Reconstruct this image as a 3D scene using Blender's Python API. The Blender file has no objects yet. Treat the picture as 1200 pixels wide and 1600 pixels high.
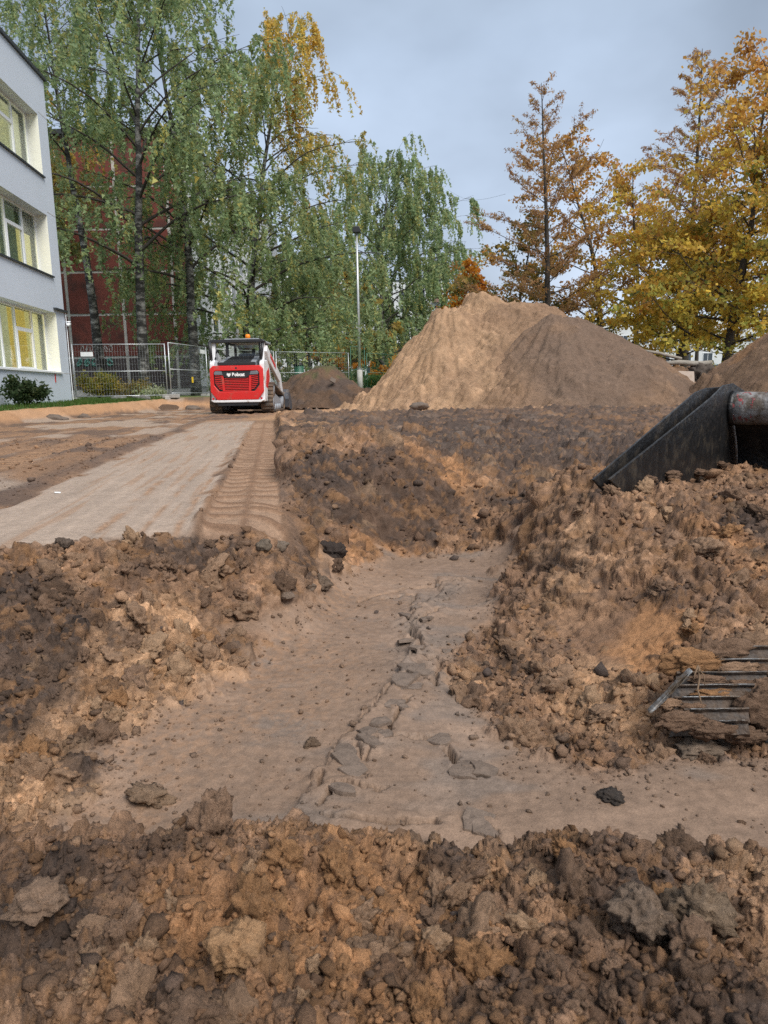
import bpy, bmesh, math, random
import numpy as np
from mathutils import Vector, Matrix

# ------------------------------------------------------------------ camera, sky, sun, exposure
sc = bpy.context.scene
COL = sc.collection
FPX, CX, CY = 1100.0, 600.0, 800.0            # focal length and centre of a 1200 x 1600 frame
CAMZ = 0.52                                    # the lens is half a metre above the graded site
PITCH = math.radians(9.7)
ROLL = math.radians(1.0)
_F = Vector((0, math.cos(PITCH), -math.sin(PITCH)))
_U0 = Vector((0, math.sin(PITCH), math.cos(PITCH)))
_R0 = Vector((1, 0, 0))
_U = _U0 * math.cos(ROLL) + _R0 * math.sin(ROLL)
_R = _R0 * math.cos(ROLL) - _U0 * math.sin(ROLL)
cam_d = bpy.data.cameras.new('camera')
cam_d.sensor_fit = 'VERTICAL'
cam_d.sensor_height = 36.0
cam_d.lens = 36.0 * FPX / 1600.0
cam_d.clip_start = 0.05
cam_d.clip_end = 3000
cam_d.dof.use_dof = True
cam_d.dof.focus_distance = 4.5
cam_d.dof.aperture_fstop = 14.0
cam = bpy.data.objects.new('camera', cam_d)
COL.objects.link(cam)
cam.matrix_world = Matrix(((_R.x, _U.x, -_F.x, 0), (_R.y, _U.y, -_F.y, 0), (_R.z, _U.z, -_F.z, CAMZ), (0, 0, 0, 1)))
sc.camera = cam

SUN_EL, SUN_AZ = math.radians(50), math.radians(145)     # azimuth clockwise from +Y
w = bpy.data.worlds.new('World')
sc.world = w
w.use_nodes = True
nt = w.node_tree
nt.nodes.clear()
N = nt.nodes.new
L = nt.links.new
wo = N('ShaderNodeOutputWorld'); bg = N('ShaderNodeBackground')
sky = N('ShaderNodeTexSky'); sky.sky_type = 'NISHITA'; sky.sun_disc = False
sky.sun_elevation = SUN_EL; sky.sun_rotation = SUN_AZ
sky.air_density = 1.2; sky.dust_density = 3.0
tc = N('ShaderNodeTexCoord')
sep = N('ShaderNodeSeparateXYZ'); L(tc.outputs['Generated'], sep.inputs[0])
rmp = N('ShaderNodeValToRGB')                            # the cloud deck: paler towards the horizon
L(sep.outputs['Z'], rmp.inputs[0])
e = rmp.color_ramp.elements
e[0].position = 0.0; e[0].color = (8.6, 9.6, 11.3, 1)
e[1].position = 0.55; e[1].color = (5.0, 6.0, 7.4, 1)
m_ = rmp.color_ramp.elements.new(0.22); m_.color = (6.6, 7.9, 9.9, 1)
m_ = rmp.color_ramp.elements.new(0.40); m_.color = (4.6, 5.6, 7.1, 1)
mp = N('ShaderNodeMapping'); mp.inputs['Scale'].default_value = (1.0, 1.0, 1.8)
L(tc.outputs['Generated'], mp.inputs[0])
nz = N('ShaderNodeTexNoise'); nz.inputs['Scale'].default_value = 2.4; nz.inputs['Detail'].default_value = 5
nz.inputs['Roughness'].default_value = 0.45
L(mp.outputs[0], nz.inputs['Vector'])
cr = N('ShaderNodeMapRange'); cr.inputs['From Min'].default_value = 0.32; cr.inputs['From Max'].default_value = 0.68
cr.inputs['To Min'].default_value = 0.64; cr.inputs['To Max'].default_value = 1.34
L(nz.outputs[0], cr.inputs[0])
mul = N('ShaderNodeVectorMath'); mul.operation = 'SCALE'
L(rmp.outputs[0], mul.inputs[0]); L(cr.outputs[0], mul.inputs['Scale'])
mix = N('ShaderNodeMix'); mix.data_type = 'RGBA'; mix.inputs['Factor'].default_value = 0.86
L(sky.outputs[0], mix.inputs['A']); L(mul.outputs[0], mix.inputs['B'])
L(mix.outputs['Result'], bg.inputs['Color'])
bg.inputs['Strength'].default_value = 0.034
L(bg.outputs[0], wo.inputs['Surface'])

sun_d = bpy.data.lights.new('sun', 'SUN')
sun_d.energy = 1.5
sun_d.angle = math.radians(34)
sun_d.color = (1.0, 0.96, 0.90)
sun = bpy.data.objects.new('sun', sun_d)
COL.objects.link(sun)
sun.location = (0, 0, 30)
_sd = Vector((math.sin(SUN_AZ) * math.cos(SUN_EL), math.cos(SUN_AZ) * math.cos(SUN_EL), math.sin(SUN_EL)))
sun.rotation_euler = _sd.to_track_quat('Z', 'Y').to_euler()

sc.view_settings.view_transform = 'Standard'
sc.view_settings.look = 'None'
sc.view_settings.exposure = 1.5
sc.view_settings.gamma = 1.0
sc.view_settings.use_curve_mapping = False
sc.cycles.use_denoising = False
sc.cycles.max_bounces = 6
sc.cycles.transparent_max_bounces = 12

# ------------------------------------------------------------------ helpers
def ray(px, py):
    return _F + _R * ((px - CX) / FPX) + _U * ((CY - py) / FPX)

def P(px, py, Y):
    """the point at depth Y along the line of sight of a pixel of the 1200 x 1600 frame"""
    d = ray(px, py)
    return Vector((0, 0, CAMZ)) + d * (Y / d.y)

def G(px, py, z):
    d = ray(px, py)
    return Vector((0, 0, CAMZ)) + d * ((z - CAMZ) / d.z)

def tag(o, label=None, cat=None, group=None, kind=None):
    if label: o['label'] = label
    if cat: o['category'] = cat
    if group: o['group'] = group
    if kind: o['kind'] = kind
    return o

def empty(name, loc=(0, 0, 0), rz=0.0, label=None, cat=None, group=None):
    o = bpy.data.objects.new(name, None)
    COL.objects.link(o)
    o.location = loc
    o.rotation_euler = (0, 0, rz)
    return tag(o, label, cat, group)

def mesh_np(name, V, quads, mat, parent=None, col=None, smooth=False, extra=None):
    """mesh object from numpy arrays: V (n,3), quads (m,k); col (n,3) is the point colour"""
    me = bpy.data.meshes.new(name)
    V = np.asarray(V, dtype=np.float32); Q = np.asarray(quads, dtype=np.int32)
    m, k = Q.shape
    me.vertices.add(len(V)); me.vertices.foreach_set('co', V.ravel())
    me.loops.add(m * k); me.loops.foreach_set('vertex_index', Q.ravel())
    me.polygons.add(m)
    me.polygons.foreach_set('loop_start', np.arange(0, m * k, k, dtype=np.int32))
    me.polygons.foreach_set('loop_total', np.full(m, k, dtype=np.int32))
    if smooth:
        me.polygons.foreach_set('use_smooth', np.ones(m, dtype=bool))
    me.update(calc_edges=True)
    if col is not None:
        a = me.color_attributes.new('col', 'FLOAT_COLOR', 'POINT')
        c4 = np.ones((len(V), 4), dtype=np.float32); c4[:, :3] = col
        a.data.foreach_set('color', c4.ravel())
    for nm, arr in (extra or {}).items():
        a = me.attributes.new(nm, 'FLOAT', 'POINT')
        a.data.foreach_set('value', np.asarray(arr, dtype=np.float32))
    me.materials.append(mat)
    o = bpy.data.objects.new(name, me)
    COL.objects.link(o)
    if parent: o.parent = parent
    return o

class MB:
    """collects boxes, prisms, tubes and lathes; build() links them as one mesh object"""
    def __init__(s): s.v = []; s.f = []
    def add(s, vs, fs):
        b = len(s.v)
        s.v += [tuple(p) for p in vs]
        s.f += [tuple(i + b for i in q) for q in fs]
        return s
    def box(s, x0, x1, y0, y1, z0, z1, M=None):
        vs = [Vector(p) for p in ((x0, y0, z0), (x1, y0, z0), (x1, y1, z0), (x0, y1, z0), (x0, y0, z1), (x1, y0, z1), (x1, y1, z1), (x0, y1, z1))]
        if M: vs = [M @ p for p in vs]
        return s.add(vs, ((3, 2, 1, 0), (4, 5, 6, 7), (0, 1, 5, 4), (1, 2, 6, 5), (2, 3, 7, 6), (3, 0, 4, 7)))
    def prism(s, poly, axis, a, b, M=None):
        """poly: points in the two other axes (in x,y,z order), extruded along axis from a to b"""
        def mk(p, t):
            q = {'x': (t, p[0], p[1]), 'y': (p[0], t, p[1]), 'z': (p[0], p[1], t)}[axis]
            return M @ Vector(q) if M else Vector(q)
        n = len(poly)
        vs = [mk(p, a) for p in poly] + [mk(p, b) for p in poly]
        fs = [tuple(range(n - 1, -1, -1)), tuple(range(n, 2 * n))]
        fs += [(i, (i + 1) % n, n + (i + 1) % n, n + i) for i in range(n)]
        return s.add(vs, fs)
    def tube(s, pts, r, n=6, cap=True):
        pts = [Vector(p) for p in pts]
        rs = r if hasattr(r, '__len__') else [r] * len(pts)
        rings = []
        for i, p in enumerate(pts):
            t = (pts[min(i + 1, len(pts) - 1)] - pts[max(i - 1, 0)])
            if t.length < 1e-9: t = Vector((0, 0, 1))
            t.normalize()
            a = t.cross(Vector((0, 0, 1)) if abs(t.z) < 0.9 else Vector((1, 0, 0))).normalized()
            b = t.cross(a)
            rings.append([p + (a * math.cos(2 * math.pi * k / n) + b * math.sin(2 * math.pi * k / n)) * rs[i] for k in range(n)])
        vs = [q for rg in rings for q in rg]
        fs = []
        for i in range(len(rings) - 1):
            for k in range(n):
                k2 = (k + 1) % n
                fs.append((i * n + k, i * n + k2, (i + 1) * n + k2, (i + 1) * n + k))
        if cap:
            fs.append(tuple(range(n - 1, -1, -1)))
            fs.append(tuple((len(rings) - 1) * n + k for k in range(n)))
        return s.add(vs, fs)
    def build(s, name, mat, parent=None, smooth=False, bevel=0.0, seg=2):
        me = bpy.data.meshes.new(name)
        me.from_pydata(s.v, [], s.f)
        bm = bmesh.new(); bm.from_mesh(me)
        bmesh.ops.recalc_face_normals(bm, faces=bm.faces)
        bm.to_mesh(me); bm.free()
        me.materials.append(mat)
        if smooth:
            for p in me.polygons: p.use_smooth = True
        o = bpy.data.objects.new(name, me)
        COL.objects.link(o)
        if parent: o.parent = parent
        if bevel:
            md = o.modifiers.new('bevel', 'BEVEL'); md.width = bevel; md.segments = seg; md.limit_method = 'ANGLE'
        return o

def copy_tree(o, parent=None):
    c = o.copy(); COL.objects.link(c); c.parent = parent
    for ch in list(o.children): copy_tree(ch, c)
    return c

# ------------------------------------------------------------------ numpy noise
_prm = np.random.RandomState(7).permutation(256).astype(np.int64)
_prm = np.concatenate([_prm, _prm])
_ang = np.random.RandomState(8).rand(256) * 2 * np.pi
_gx, _gy = np.cos(_ang), np.sin(_ang)
def perlin(x, y, seed=0):
    x = np.asarray(x, float) + seed * 17.31; y = np.asarray(y, float) - seed * 9.77
    xi = np.floor(x).astype(np.int64); yi = np.floor(y).astype(np.int64)
    xf = x - xi; yf = y - yi
    u = xf * xf * xf * (xf * (xf * 6 - 15) + 10); v = yf * yf * yf * (yf * (yf * 6 - 15) + 10)
    def g(ix, iy, fx, fy):
        h = _prm[(_prm[ix & 255] + iy) & 255]
        return _gx[h] * fx + _gy[h] * fy
    a = g(xi, yi, xf, yf); b = g(xi + 1, yi, xf - 1, yf)
    c = g(xi, yi + 1, xf, yf - 1); d = g(xi + 1, yi + 1, xf - 1, yf - 1)
    return (a + u * (b - a) + v * (c - a + u * (a - b - c + d))) * 1.5
def fbm(x, y, freq, octv, seed=0, gain=0.5):
    s = 0; amp = 1.0; tot = 0
    for k in range(octv):
        s = s + amp * perlin(x * freq, y * freq, seed + k * 3); tot += amp
        amp *= gain; freq *= 2.03
    return s / tot
def sstep(x, a, b):
    t = np.clip((x - a) / (b - a), 0, 1)
    return t * t * (3 - 2 * t)

# ------------------------------------------------------------------ materials
MATS = {}
def mat_base(name):
    m = bpy.data.materials.new(name); m.use_nodes = True
    MATS[name] = m
    return m, m.node_tree, m.node_tree.nodes['Principled BSDF']

def pmat(name, color, rough=0.6, metal=0.0, var=0.12, scale=6.0, bump=0.0, bscale=60.0, dirt=None, spec=0.5, emit=None, estr=0.0):
    """painted or plain surface: colour with slow mottling, optional dirt patches and fine relief"""
    m, t, b = mat_base(name)
    n, l = t.nodes.new, t.links.new
    co = n('ShaderNodeTexCoord')
    nz = n('ShaderNodeTexNoise'); nz.inputs['Scale'].default_value = scale; nz.inputs['Detail'].default_value = 6; nz.inputs['Roughness'].default_value = 0.65
    l(co.outputs['Object'], nz.inputs['Vector'])
    rp = n('ShaderNodeValToRGB'); l(nz.outputs[0], rp.inputs[0])
    c = np.array(color)
    rp.color_ramp.elements[0].position = 0.3; rp.color_ramp.elements[1].position = 0.7
    rp.color_ramp.elements[0].color = (*np.clip(c * (1 - var), 0, 1), 1)
    rp.color_ramp.elements[1].color = (*np.clip(c * (1 + var), 0, 1), 1)
    out = rp.outputs[0]
    if dirt:
        dcol, amount, dsc = dirt
        n2 = n('ShaderNodeTexNoise'); n2.inputs['Scale'].default_value = dsc; n2.inputs['Detail'].default_value = 8; n2.inputs['Roughness'].default_value = 0.7
        l(co.outputs['Object'], n2.inputs['Vector'])
        mr = n('ShaderNodeMapRange'); mr.inputs['From Min'].default_value = 0.62 - amount * 0.4; mr.inputs['From Max'].default_value = 0.74 - amount * 0.3
        l(n2.outputs[0], mr.inputs[0])
        mx = n('ShaderNodeMix'); mx.data_type = 'RGBA'
        l(mr.outputs[0], mx.inputs['Factor']); l(out, mx.inputs['A']); mx.inputs['B'].default_value = (*dcol, 1)
        out = mx.outputs['Result']
    l(out, b.inputs['Base Color'])
    b.inputs['Roughness'].default_value = rough; b.inputs['Metallic'].default_value = metal
    b.inputs['Specular IOR Level'].default_value = spec
    if bump:
        nb = n('ShaderNodeTexNoise'); nb.inputs['Scale'].default_value = bscale; nb.inputs['Detail'].default_value = 5
        l(co.outputs['Object'], nb.inputs['Vector'])
        bp = n('ShaderNodeBump'); bp.inputs['Strength'].default_value = bump; bp.inputs['Distance'].default_value = 0.02
        l(nb.outputs[0], bp.inputs['Height']); l(bp.outputs[0], b.inputs['Normal'])
    if emit:
        b.inputs['Emission Color'].default_value = (*emit, 1); b.inputs['Emission Strength'].default_value = estr
    return m

def soil_mat(name, fine=1.0):
    m, t, b = mat_base(name)
    n, l = t.nodes.new, t.links.new
    at = n('ShaderNodeAttribute'); at.attribute_name = 'col'
    wt = n('ShaderNodeAttribute'); wt.attribute_name = 'wet'
    ge = n('ShaderNodeNewGeometry')
    def noise(scale, detail, rough=0.6):
        q = n('ShaderNodeTexNoise'); q.inputs['Scale'].default_value = scale; q.inputs['Detail'].default_value = detail; q.inputs['Roughness'].default_value = rough
        l(ge.outputs['Position'], q.inputs['Vector'])
        return q.outputs[0]
    def rng(src, a, c, lo, hi):
        q = n('ShaderNodeMapRange'); q.inputs['From Min'].default_value = a; q.inputs['From Max'].default_value = c
        q.inputs['To Min'].default_value = lo; q.inputs['To Max'].default_value = hi
        l(src, q.inputs[0]); return q.outputs[0]
    def math_(op, x, y):
        q = n('ShaderNodeMath'); q.operation = op
        for i, s in enumerate((x, y)):
            if isinstance(s, (int, float)): q.inputs[i].default_value = s
            else: l(s, q.inputs[i])
        return q.outputs[0]
    n1 = noise(260 * fine, 6, 0.75); n2 = noise(38 * fine, 6, 0.65); n3 = noise(900 * fine, 2)
    k = math_('MULTIPLY', rng(n1, 0.3, 0.7, 0.72, 1.28), rng(n2, 0.3, 0.7, 0.80, 1.20))
    k = math_('MULTIPLY', k, rng(n3, 0.3, 0.7, 0.82, 1.18))
    sc_ = n('ShaderNodeVectorMath'); sc_.operation = 'SCALE'
    l(at.outputs['Color'], sc_.inputs[0]); l(k, sc_.inputs['Scale'])
    l(sc_.outputs[0], b.inputs['Base Color'])
    rg = math_('SUBTRACT', 0.95, math_('MULTIPLY', wt.outputs['Fac'], 0.45))
    l(rg, b.inputs['Roughness'])
    b.inputs['Specular IOR Level'].default_value = 0.28
    dry = math_('SUBTRACT', 1.0, math_('MULTIPLY', wt.outputs['Fac'], 0.78))
    b1 = n('ShaderNodeBump'); b1.inputs['Distance'].default_value = 0.006 / fine
    l(math_('MULTIPLY', dry, 0.9), b1.inputs['Strength']); l(n1, b1.inputs['Height'])
    b2 = n('ShaderNodeBump'); b2.inputs['Distance'].default_value = 0.022 / fine
    l(math_('MULTIPLY', dry, 0.6), b2.inputs['Strength']); l(n2, b2.inputs['Height']); l(b1.outputs[0], b2.inputs['Normal'])
    l(b2.outputs[0], b.inputs['Normal'])
    return m
M_SOIL = soil_mat('soil')
M_SOILFAR = soil_mat('soil_coarse', 0.30)

def leaf_mat(name, trans=0.58, rough=0.55):
    m = bpy.data.materials.new(name); m.use_nodes = True
    t = m.node_tree; t.nodes.clear(); n, l = t.nodes.new, t.links.new
    at = n('ShaderNodeAttribute'); at.attribute_name = 'col'
    p = n('ShaderNodeBsdfPrincipled'); p.inputs['Roughness'].default_value = rough; p.inputs['Specular IOR Level'].default_value = 0.3
    tr = n('ShaderNodeBsdfTranslucent'); mx = n('ShaderNodeMixShader'); mx.inputs[0].default_value = trans
    o = n('ShaderNodeOutputMaterial')
    l(at.outputs['Color'], p.inputs['Base Color']); l(at.outputs['Color'], tr.inputs['Color'])
    l(p.outputs[0], mx.inputs[1]); l(tr.outputs[0], mx.inputs[2]); l(mx.outputs[0], o.inputs['Surface'])
    return m
M_LEAF = leaf_mat('leaf')
# ------------------------------------------------------------------ the dug-over site: one graded sheet of soil
SAND = np.array((0.285, 0.180, 0.108)); TAN = np.array((0.200, 0.124, 0.077)); BROWN = np.array((0.128, 0.079, 0.051))
DARK = np.array((0.042, 0.031, 0.026)); ORANGE = np.array((0.262, 0.138, 0.064)); PALE = np.array((0.220, 0.177, 0.145))
FLOORC = np.array((0.133, 0.094, 0.069)); GREYC = np.array((0.106, 0.085, 0.071)); TURF = np.array((0.055, 0.085, 0.024))

NY, NX, Y0, Y1 = 1030, 640, 0.32, 46.0
def WID(y): return 0.67 * y + 0.55
# rows lie closer where the banks rise, so that lumps on their faces keep their shape
_t = np.linspace(math.log(Y0), math.log(Y1), 6000); _e = np.exp(_t)
_w = np.where(_e < 1.15, 1.25, np.where(_e < 4.7, 2.2, np.where(_e < 20, 0.75, 0.4))); _w = np.convolve(np.pad(_w, 150, mode='edge'), np.ones(301) / 301, 'valid')
_cum = np.concatenate([[0], np.cumsum(_w[:-1])]); _cum = _cum / _cum[-1] * (NY - 1)
yy = np.exp(np.interp(np.arange(NY), _cum, _t))
_T0, _TK = _t[0], 1.0 / (_t[1] - _t[0])
def row_of(y):
    q = (math.log(y) - _T0) * _TK
    k = min(max(int(q), 0), 5998)
    return float(_cum[k] + (_cum[k + 1] - _cum[k]) * (q - k))
ss = np.linspace(-1, 1, NX)
GX = (WID(yy)[:, None] * ss[None, :]); GY = np.repeat(yy[:, None], NX, 1)

FZ = -0.40                                                  # trench floor
ctrl = []
BANG = math.radians(41)
BWV = Vector((math.cos(BANG), -math.sin(BANG), 0)); BPV = Vector((math.sin(BANG), math.cos(BANG), 0))
BC0 = P(1010, 700, 3.35)
def onplane(px, py, off=0.0):
    d = ray(px, py); o0 = Vector((0, 0, CAMZ)); q0 = BC0 + BWV * off
    return o0 + d * ((q0 - o0).dot(BWV) / d.dot(BWV))
for q in ((940, 752), (973, 758), (1013, 745), (1045, 748), (1080, 743), (1147, 718), (1200, 705)):
    ctrl.append(tuple(onplane(*q) + BWV * 0.05 - Vector((0, 0, 0.055)))); ctrl.append(tuple(onplane(*q) - BWV * 0.08 - Vector((0, 0, 0.055))))
def c3(px, py, Y): ctrl.append(tuple(P(px, py, Y)))
def cf(px, py, dz=0.0): ctrl.append(tuple(G(px, py, FZ + dz)))
for q in ((150,1330),(110,1250),(250,1180),(380,1080),(480,1000),(560,930),(600,890),(720,882),(820,882),(760,970),(690,1060),(720,1120),
          (800,1200),(950,1250),(1100,1215),(1250,1200),(1200,1330),(900,1330),(500,1310),(600,1150),(550,1050),(640,960),(300,1290),(700,1290)):
    cf(*q)
for q in ((-200,1345,1.0),(0,1335,1.02),(100,1345,1.02),(230,1318,1.02),(335,1310,1.02),(470,1318,1.02),(640,1352,1.02),(800,1345,1.02),(900,1325,1.03),(1050,1330,1.03),(1200,1352,1.03),(1400,1350,1.03),
          (0,1480,.80),(300,1470,.80),(600,1490,.80),(900,1470,.80),(1200,1480,.80),(0,1600,.64),(400,1600,.64),(800,1600,.64),(1200,1600,.64),
          # heap along the near side of the graded strip
          (0,905,2.2),(0,918,2.14),(0,940,2.08),(0,1000,1.95),(0,1100,1.75),(0,1200,1.52),(0,1300,1.32),(120,872,2.4),(240,830,2.75),(330,826,2.8),(415,816,2.85),
          (240,868,2.58),(240,920,2.38),(200,1000,2.12),(250,1050,2.06),(150,1100,1.82),(200,1100,1.86),(100,1180,1.62),(50,1260,1.42),
          (350,870,2.8),(350,950,2.55),(330,1010,2.31),(450,870,3.1),(450,920,2.95),(520,860,3.62),(520,800,3.85),(450,800,3.1),
          # uncut block at the end of the trench
          (480,728,4.2),(560,733,4.3),(640,728,4.4),(600,764,4.2),(600,800,4.12),(600,842,4.0),(700,760,4.5),(700,820,4.2),(780,800,4.3),(830,790,4.2),(760,735,5.0),(500,678,5.0),
          (640,688,5.0),(560,678,5.0),(700,690,6.0),(850,700,6.0),(850,735,5.0),(800,670,8.0),(600,660,9.0),(950,680,7.0),(1100,700,6.0),
          # bank beside the digger
          (850,770,3.7),(870,830,3.45),(850,880,3.25),(1000,830,2.8),(1100,850,2.6),(1200,850,2.6),(1000,900,2.55),
          (1100,930,2.35),(1200,940,2.3),(940,950,2.5),(1000,1020,2.2),(1100,1010,2.13),(1200,1020,2.1),(850,1000,2.4),(900,1100,1.94),(800,1080,2.04),
          (1000,1085,1.95),(950,1150,1.76),(1050,1160,1.76),(1150,1165,1.78),(1250,1100,1.97),(1150,1080,1.97)):
    c3(*q)
ctrl += [(-1.6,1.0,-.15),(-2.5,1.5,0),(-2.5,3,0),(-1.2,.5,-.14),(1.2,.5,-.14),(0,.25,-.1),(1.9,1.0,-.25),(2.6,2,-.05),(3,3.5,.12),(3.6,5,.1),(2.2,6.2,.09),(-3,5,0),
         (0,-.3,-.1),(1.4,1.3,-.4),(0.3,7.2,.13),(4.2,8,.1),(-3,8,0),(-1.2,3.6,0),(-.8,3.6,0),(-1.6,3.0,0),(-2.6,2.2,0),(-1.2,5,0),(-1.3,6.5,0),(5.5,6,.1)]
CT = np.array(ctrl)
def _tps():
    n = len(CT)
    d2 = ((CT[:, None, :2] - CT[None, :, :2]) ** 2).sum(2)
    K = 0.5 * d2 * np.log(d2 + 1e-9) + np.eye(n) * 2e-3
    A = np.zeros((n + 3, n + 3)); A[:n, :n] = K
    Pm = np.c_[np.ones(n), CT[:, :2]]; A[:n, n:] = Pm; A[n:, :n] = Pm.T
    return np.linalg.solve(A, np.r_[CT[:, 2], 0, 0, 0])
TW = _tps()
def tps(x, y):
    s = TW[-3] + TW[-2] * x + TW[-1] * y
    for i in range(len(CT)):
        d2 = (x - CT[i, 0]) ** 2 + (y - CT[i, 1]) ** 2
        s = s + TW[i] * 0.5 * d2 * np.log(d2 + 1e-9)
    return s
def poly_sd(x, y, pts):
    """signed distance to a closed outline, negative inside"""
    d = np.full(x.shape, 1e9); ins = np.zeros(x.shape, bool)
    n = len(pts)
    for i in range(n):
        ax, ay = pts[i][:2]; bx, by = pts[(i + 1) % n][:2]
        ex, ey = bx - ax, by - ay
        t = np.clip(((x - ax) * ex + (y - ay) * ey) / (ex * ex + ey * ey + 1e-12), 0, 1)
        d = np.minimum(d, (x - ax - t * ex) ** 2 + (y - ay - t * ey) ** 2)
        c = ((ay > y) != (by > y)) & (x < ex * (y - ay) / (ey + 1e-12) + ax)
        ins ^= c
    d = np.sqrt(d)
    return np.where(ins, -d, d)
def line_d(x, y, pts):
    d = np.full(x.shape, 1e9)
    for (a, b) in zip(pts[:-1], pts[1:]):
        ex, ey = b[0] - a[0], b[1] - a[1]
        t = np.clip(((x - a[0]) * ex + (y - a[1]) * ey) / (ex * ex + ey * ey + 1e-12), 0, 1)
        d = np.minimum(d, (x - a[0] - t * ex) ** 2 + (y - a[1] - t * ey) ** 2)
    return np.sqrt(d)

def far_level(x, y):
    """broad ground level: dug site at 0, turf bank by the school, ground beyond the fence"""
    bank = 0.25 + 0.0115 * np.clip(y - 15, -8, 22)
    wob = 0.25 * perlin(y * 0.35, y * 0.05 + 3, 5) + 0.12 * perlin(y * 1.3, x * 1.3, 6)
    left = bank * sstep(-(x + 0.02 * (y - 18)) + wob, 7.55, 8.15)
    back = 0.46 * sstep(y + 0.5 * perlin(x * 0.3, x * 0.1, 9), 26.2, 28.0)
    return np.maximum(left, back)

floor_px = ((60,1420),(90,1270),(190,1165),(330,1070),(455,985),(540,900),(600,873),(700,868),(815,872),(800,905),(775,960),(720,1015),(700,1060),(745,1120),
            (830,1190),(930,1215),(1010,1185),(1150,1178),(1300,1180),(1330,1420))
FLP = [G(a, b, FZ) for a, b in floor_px]
sdF = poly_sd(GX, GY, FLP) + 0.05 * perlin(GX * 5, GY * 5, 21) + 0.022 * perlin(GX * 17, GY * 17, 22)
sdF = sdF + 0.05 * fbm(GX, GY, 6.0, 4, 23, 0.6)
flat = 1 - sstep(sdF, -0.05, 0.05)                               # 1 on the scraped trench floor
mound = 1 - sstep(GY + 0.09 * fbm(GX, GY, 5.0, 4, 33, 0.6) - 0.03 * np.cos(GX * 3), 1.05, 1.17)     # foreground heap
flat = flat * (1 - mound)

near = 1 - sstep(GY, 6.5, 9.0)
U = GX + 0.155 * GY                                               # across the graded strip
Hn = np.where(GY < 9.2, tps(GX, np.minimum(GY, 9.2)), 0)
chur = sstep(U, 0.0, 0.13)                                      # uncut soil to one side of the strip
Hf = far_level(GX, GY) + 0.14 * chur * (1 - sstep(GY, 13, 17))
# strip: graded flat surface on the other side of the cut
behind = sstep(GY - (2.93 + 0.62 * np.minimum(GX + 0.35, 0)) , 0.0, 0.16)   # beyond the heap's back foot
H = Hn * near + Hf * (1 - near)
site = (1 - sstep(U + 0.05 * perlin(GX * 3, GY * 3, 2), 0.02, 0.12)) * behind
H = H * (1 - site) + np.where(site > 0, far_level(GX, GY), 0) * site
H = H * (1 - 0.85 * flat) + (FZ + 0.018 * perlin(GX * 2.2, GY * 2.2, 31)) * 0.85 * flat

def blur(A, k):
    for _ in range(k):
        A = A.copy(); A[1:-1] = (A[:-2] + 2 * A[1:-1] + A[2:]) / 4; A[:, 1:-1] = (A[:, :-2] + 2 * A[:, 1:-1] + A[:, 2:]) / 4
    return A
_nr = int(row_of(8.0))
_bl = blur(H[:_nr], 150)
_wb = (sstep(yy[:_nr], 1.05, 1.35) * (1 - sstep(yy[:_nr], 6.0, 7.8)))[:, None] * (1 - (sstep(GY[:_nr], 3.3, 3.7) * (1 - sstep(np.abs(U[:_nr] - 0.1), 0.25, 0.45))))
H[:_nr] = H[:_nr] * (1 - _wb) + _bl * _wb

# ---- the graded strip, the crawler prints beside it and the rutted ground
strip = site * sstep(U, -1.36, -1.30) * (1 - sstep(U, -0.36, -0.31)) * (1 - sstep(GY + 0.9 * perlin(GX * 2, GY * 0.6, 3), 13.0, 15.0))
strip = strip * sstep(perlin(GX * 9, GY * 3, 14) + 6 * np.minimum(np.abs(U + 1.32), np.abs(U + 0.335)), -0.5, 0.1)
prt = site * sstep(U, -0.325, -0.30) * (1 - sstep(U, 0.01, 0.04)) * (1 - sstep(GY, 12, 15))
prt2 = site * sstep(-U, 2.02, 2.05) * (1 - sstep(-U, 2.36, 2.40)) * (1 - sstep(GY, 7.5, 9.5)) * sstep(GY, 3.4, 3.8)
prt3 = site * sstep(-U, 2.46, 2.48) * (1 - sstep(-U, 2.76, 2.80)) * (1 - sstep(GY, 6.6, 8.5)) * sstep(GY, 3.4, 3.8)
def lug(phase):
    s_ = np.sin(2 * np.pi * (GY / 0.19 + phase + 0.25 * np.abs(U + 0.14) + 0.10 * perlin(GX * 5, GY * 5, 13)))
    return sstep(s_, 0.15, 0.85)
mid_gap = 1 - np.exp(-((U + 0.14) / 0.022) ** 2)
H += prt * (0.017 * lug(0) * mid_gap * (0.75 + 0.5 * perlin(GX * 6, GY * 6, 12)) - 0.020)
H += (prt2 + prt3) * (0.016 * lug(0.3) - 0.012)
ridge1 = np.exp(-((U + 0.33) / 0.035) ** 2) + 0.8 * np.exp(-((U + 0.14) / 0.03) ** 2) + 1.2 * np.exp(-((U + 1.43) / 0.09) ** 2) + 0.6 * np.exp(-((U + 1.85) / 0.12) ** 2)
H += site * (1 - sstep(GY, 12, 15)) * 0.024 * ridge1 * (0.7 + 0.8 * perlin(GX * 8, GY * 5, 15))
gro = np.zeros_like(H)                                            # drag marks in the strip
for u0, a, b, wd in ((-0.70, 2.4, 5.2, 0.022), (-0.53, 2.4, 4.7, 0.014), (-0.40, 2.6, 6.5, 0.016)):
    gro += np.exp(-((U - u0 - 0.012 * perlin(GY * 2, GY * 0, 4)) / wd) ** 2) * sstep(GY, a - 0.2, a) * (1 - sstep(GY, b, b + 0.6))
gro *= sstep(perlin(GX * 14, GY * 5, 41), -0.5, 0.2)
H += site * gro * 0.022 * np.abs(perlin(GX * 40, GY * 25, 16))
H -= site * gro * 0.008
churn_l = site * (1 - strip) * (1 - prt) * (1 - prt2) * (1 - prt3)
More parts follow.
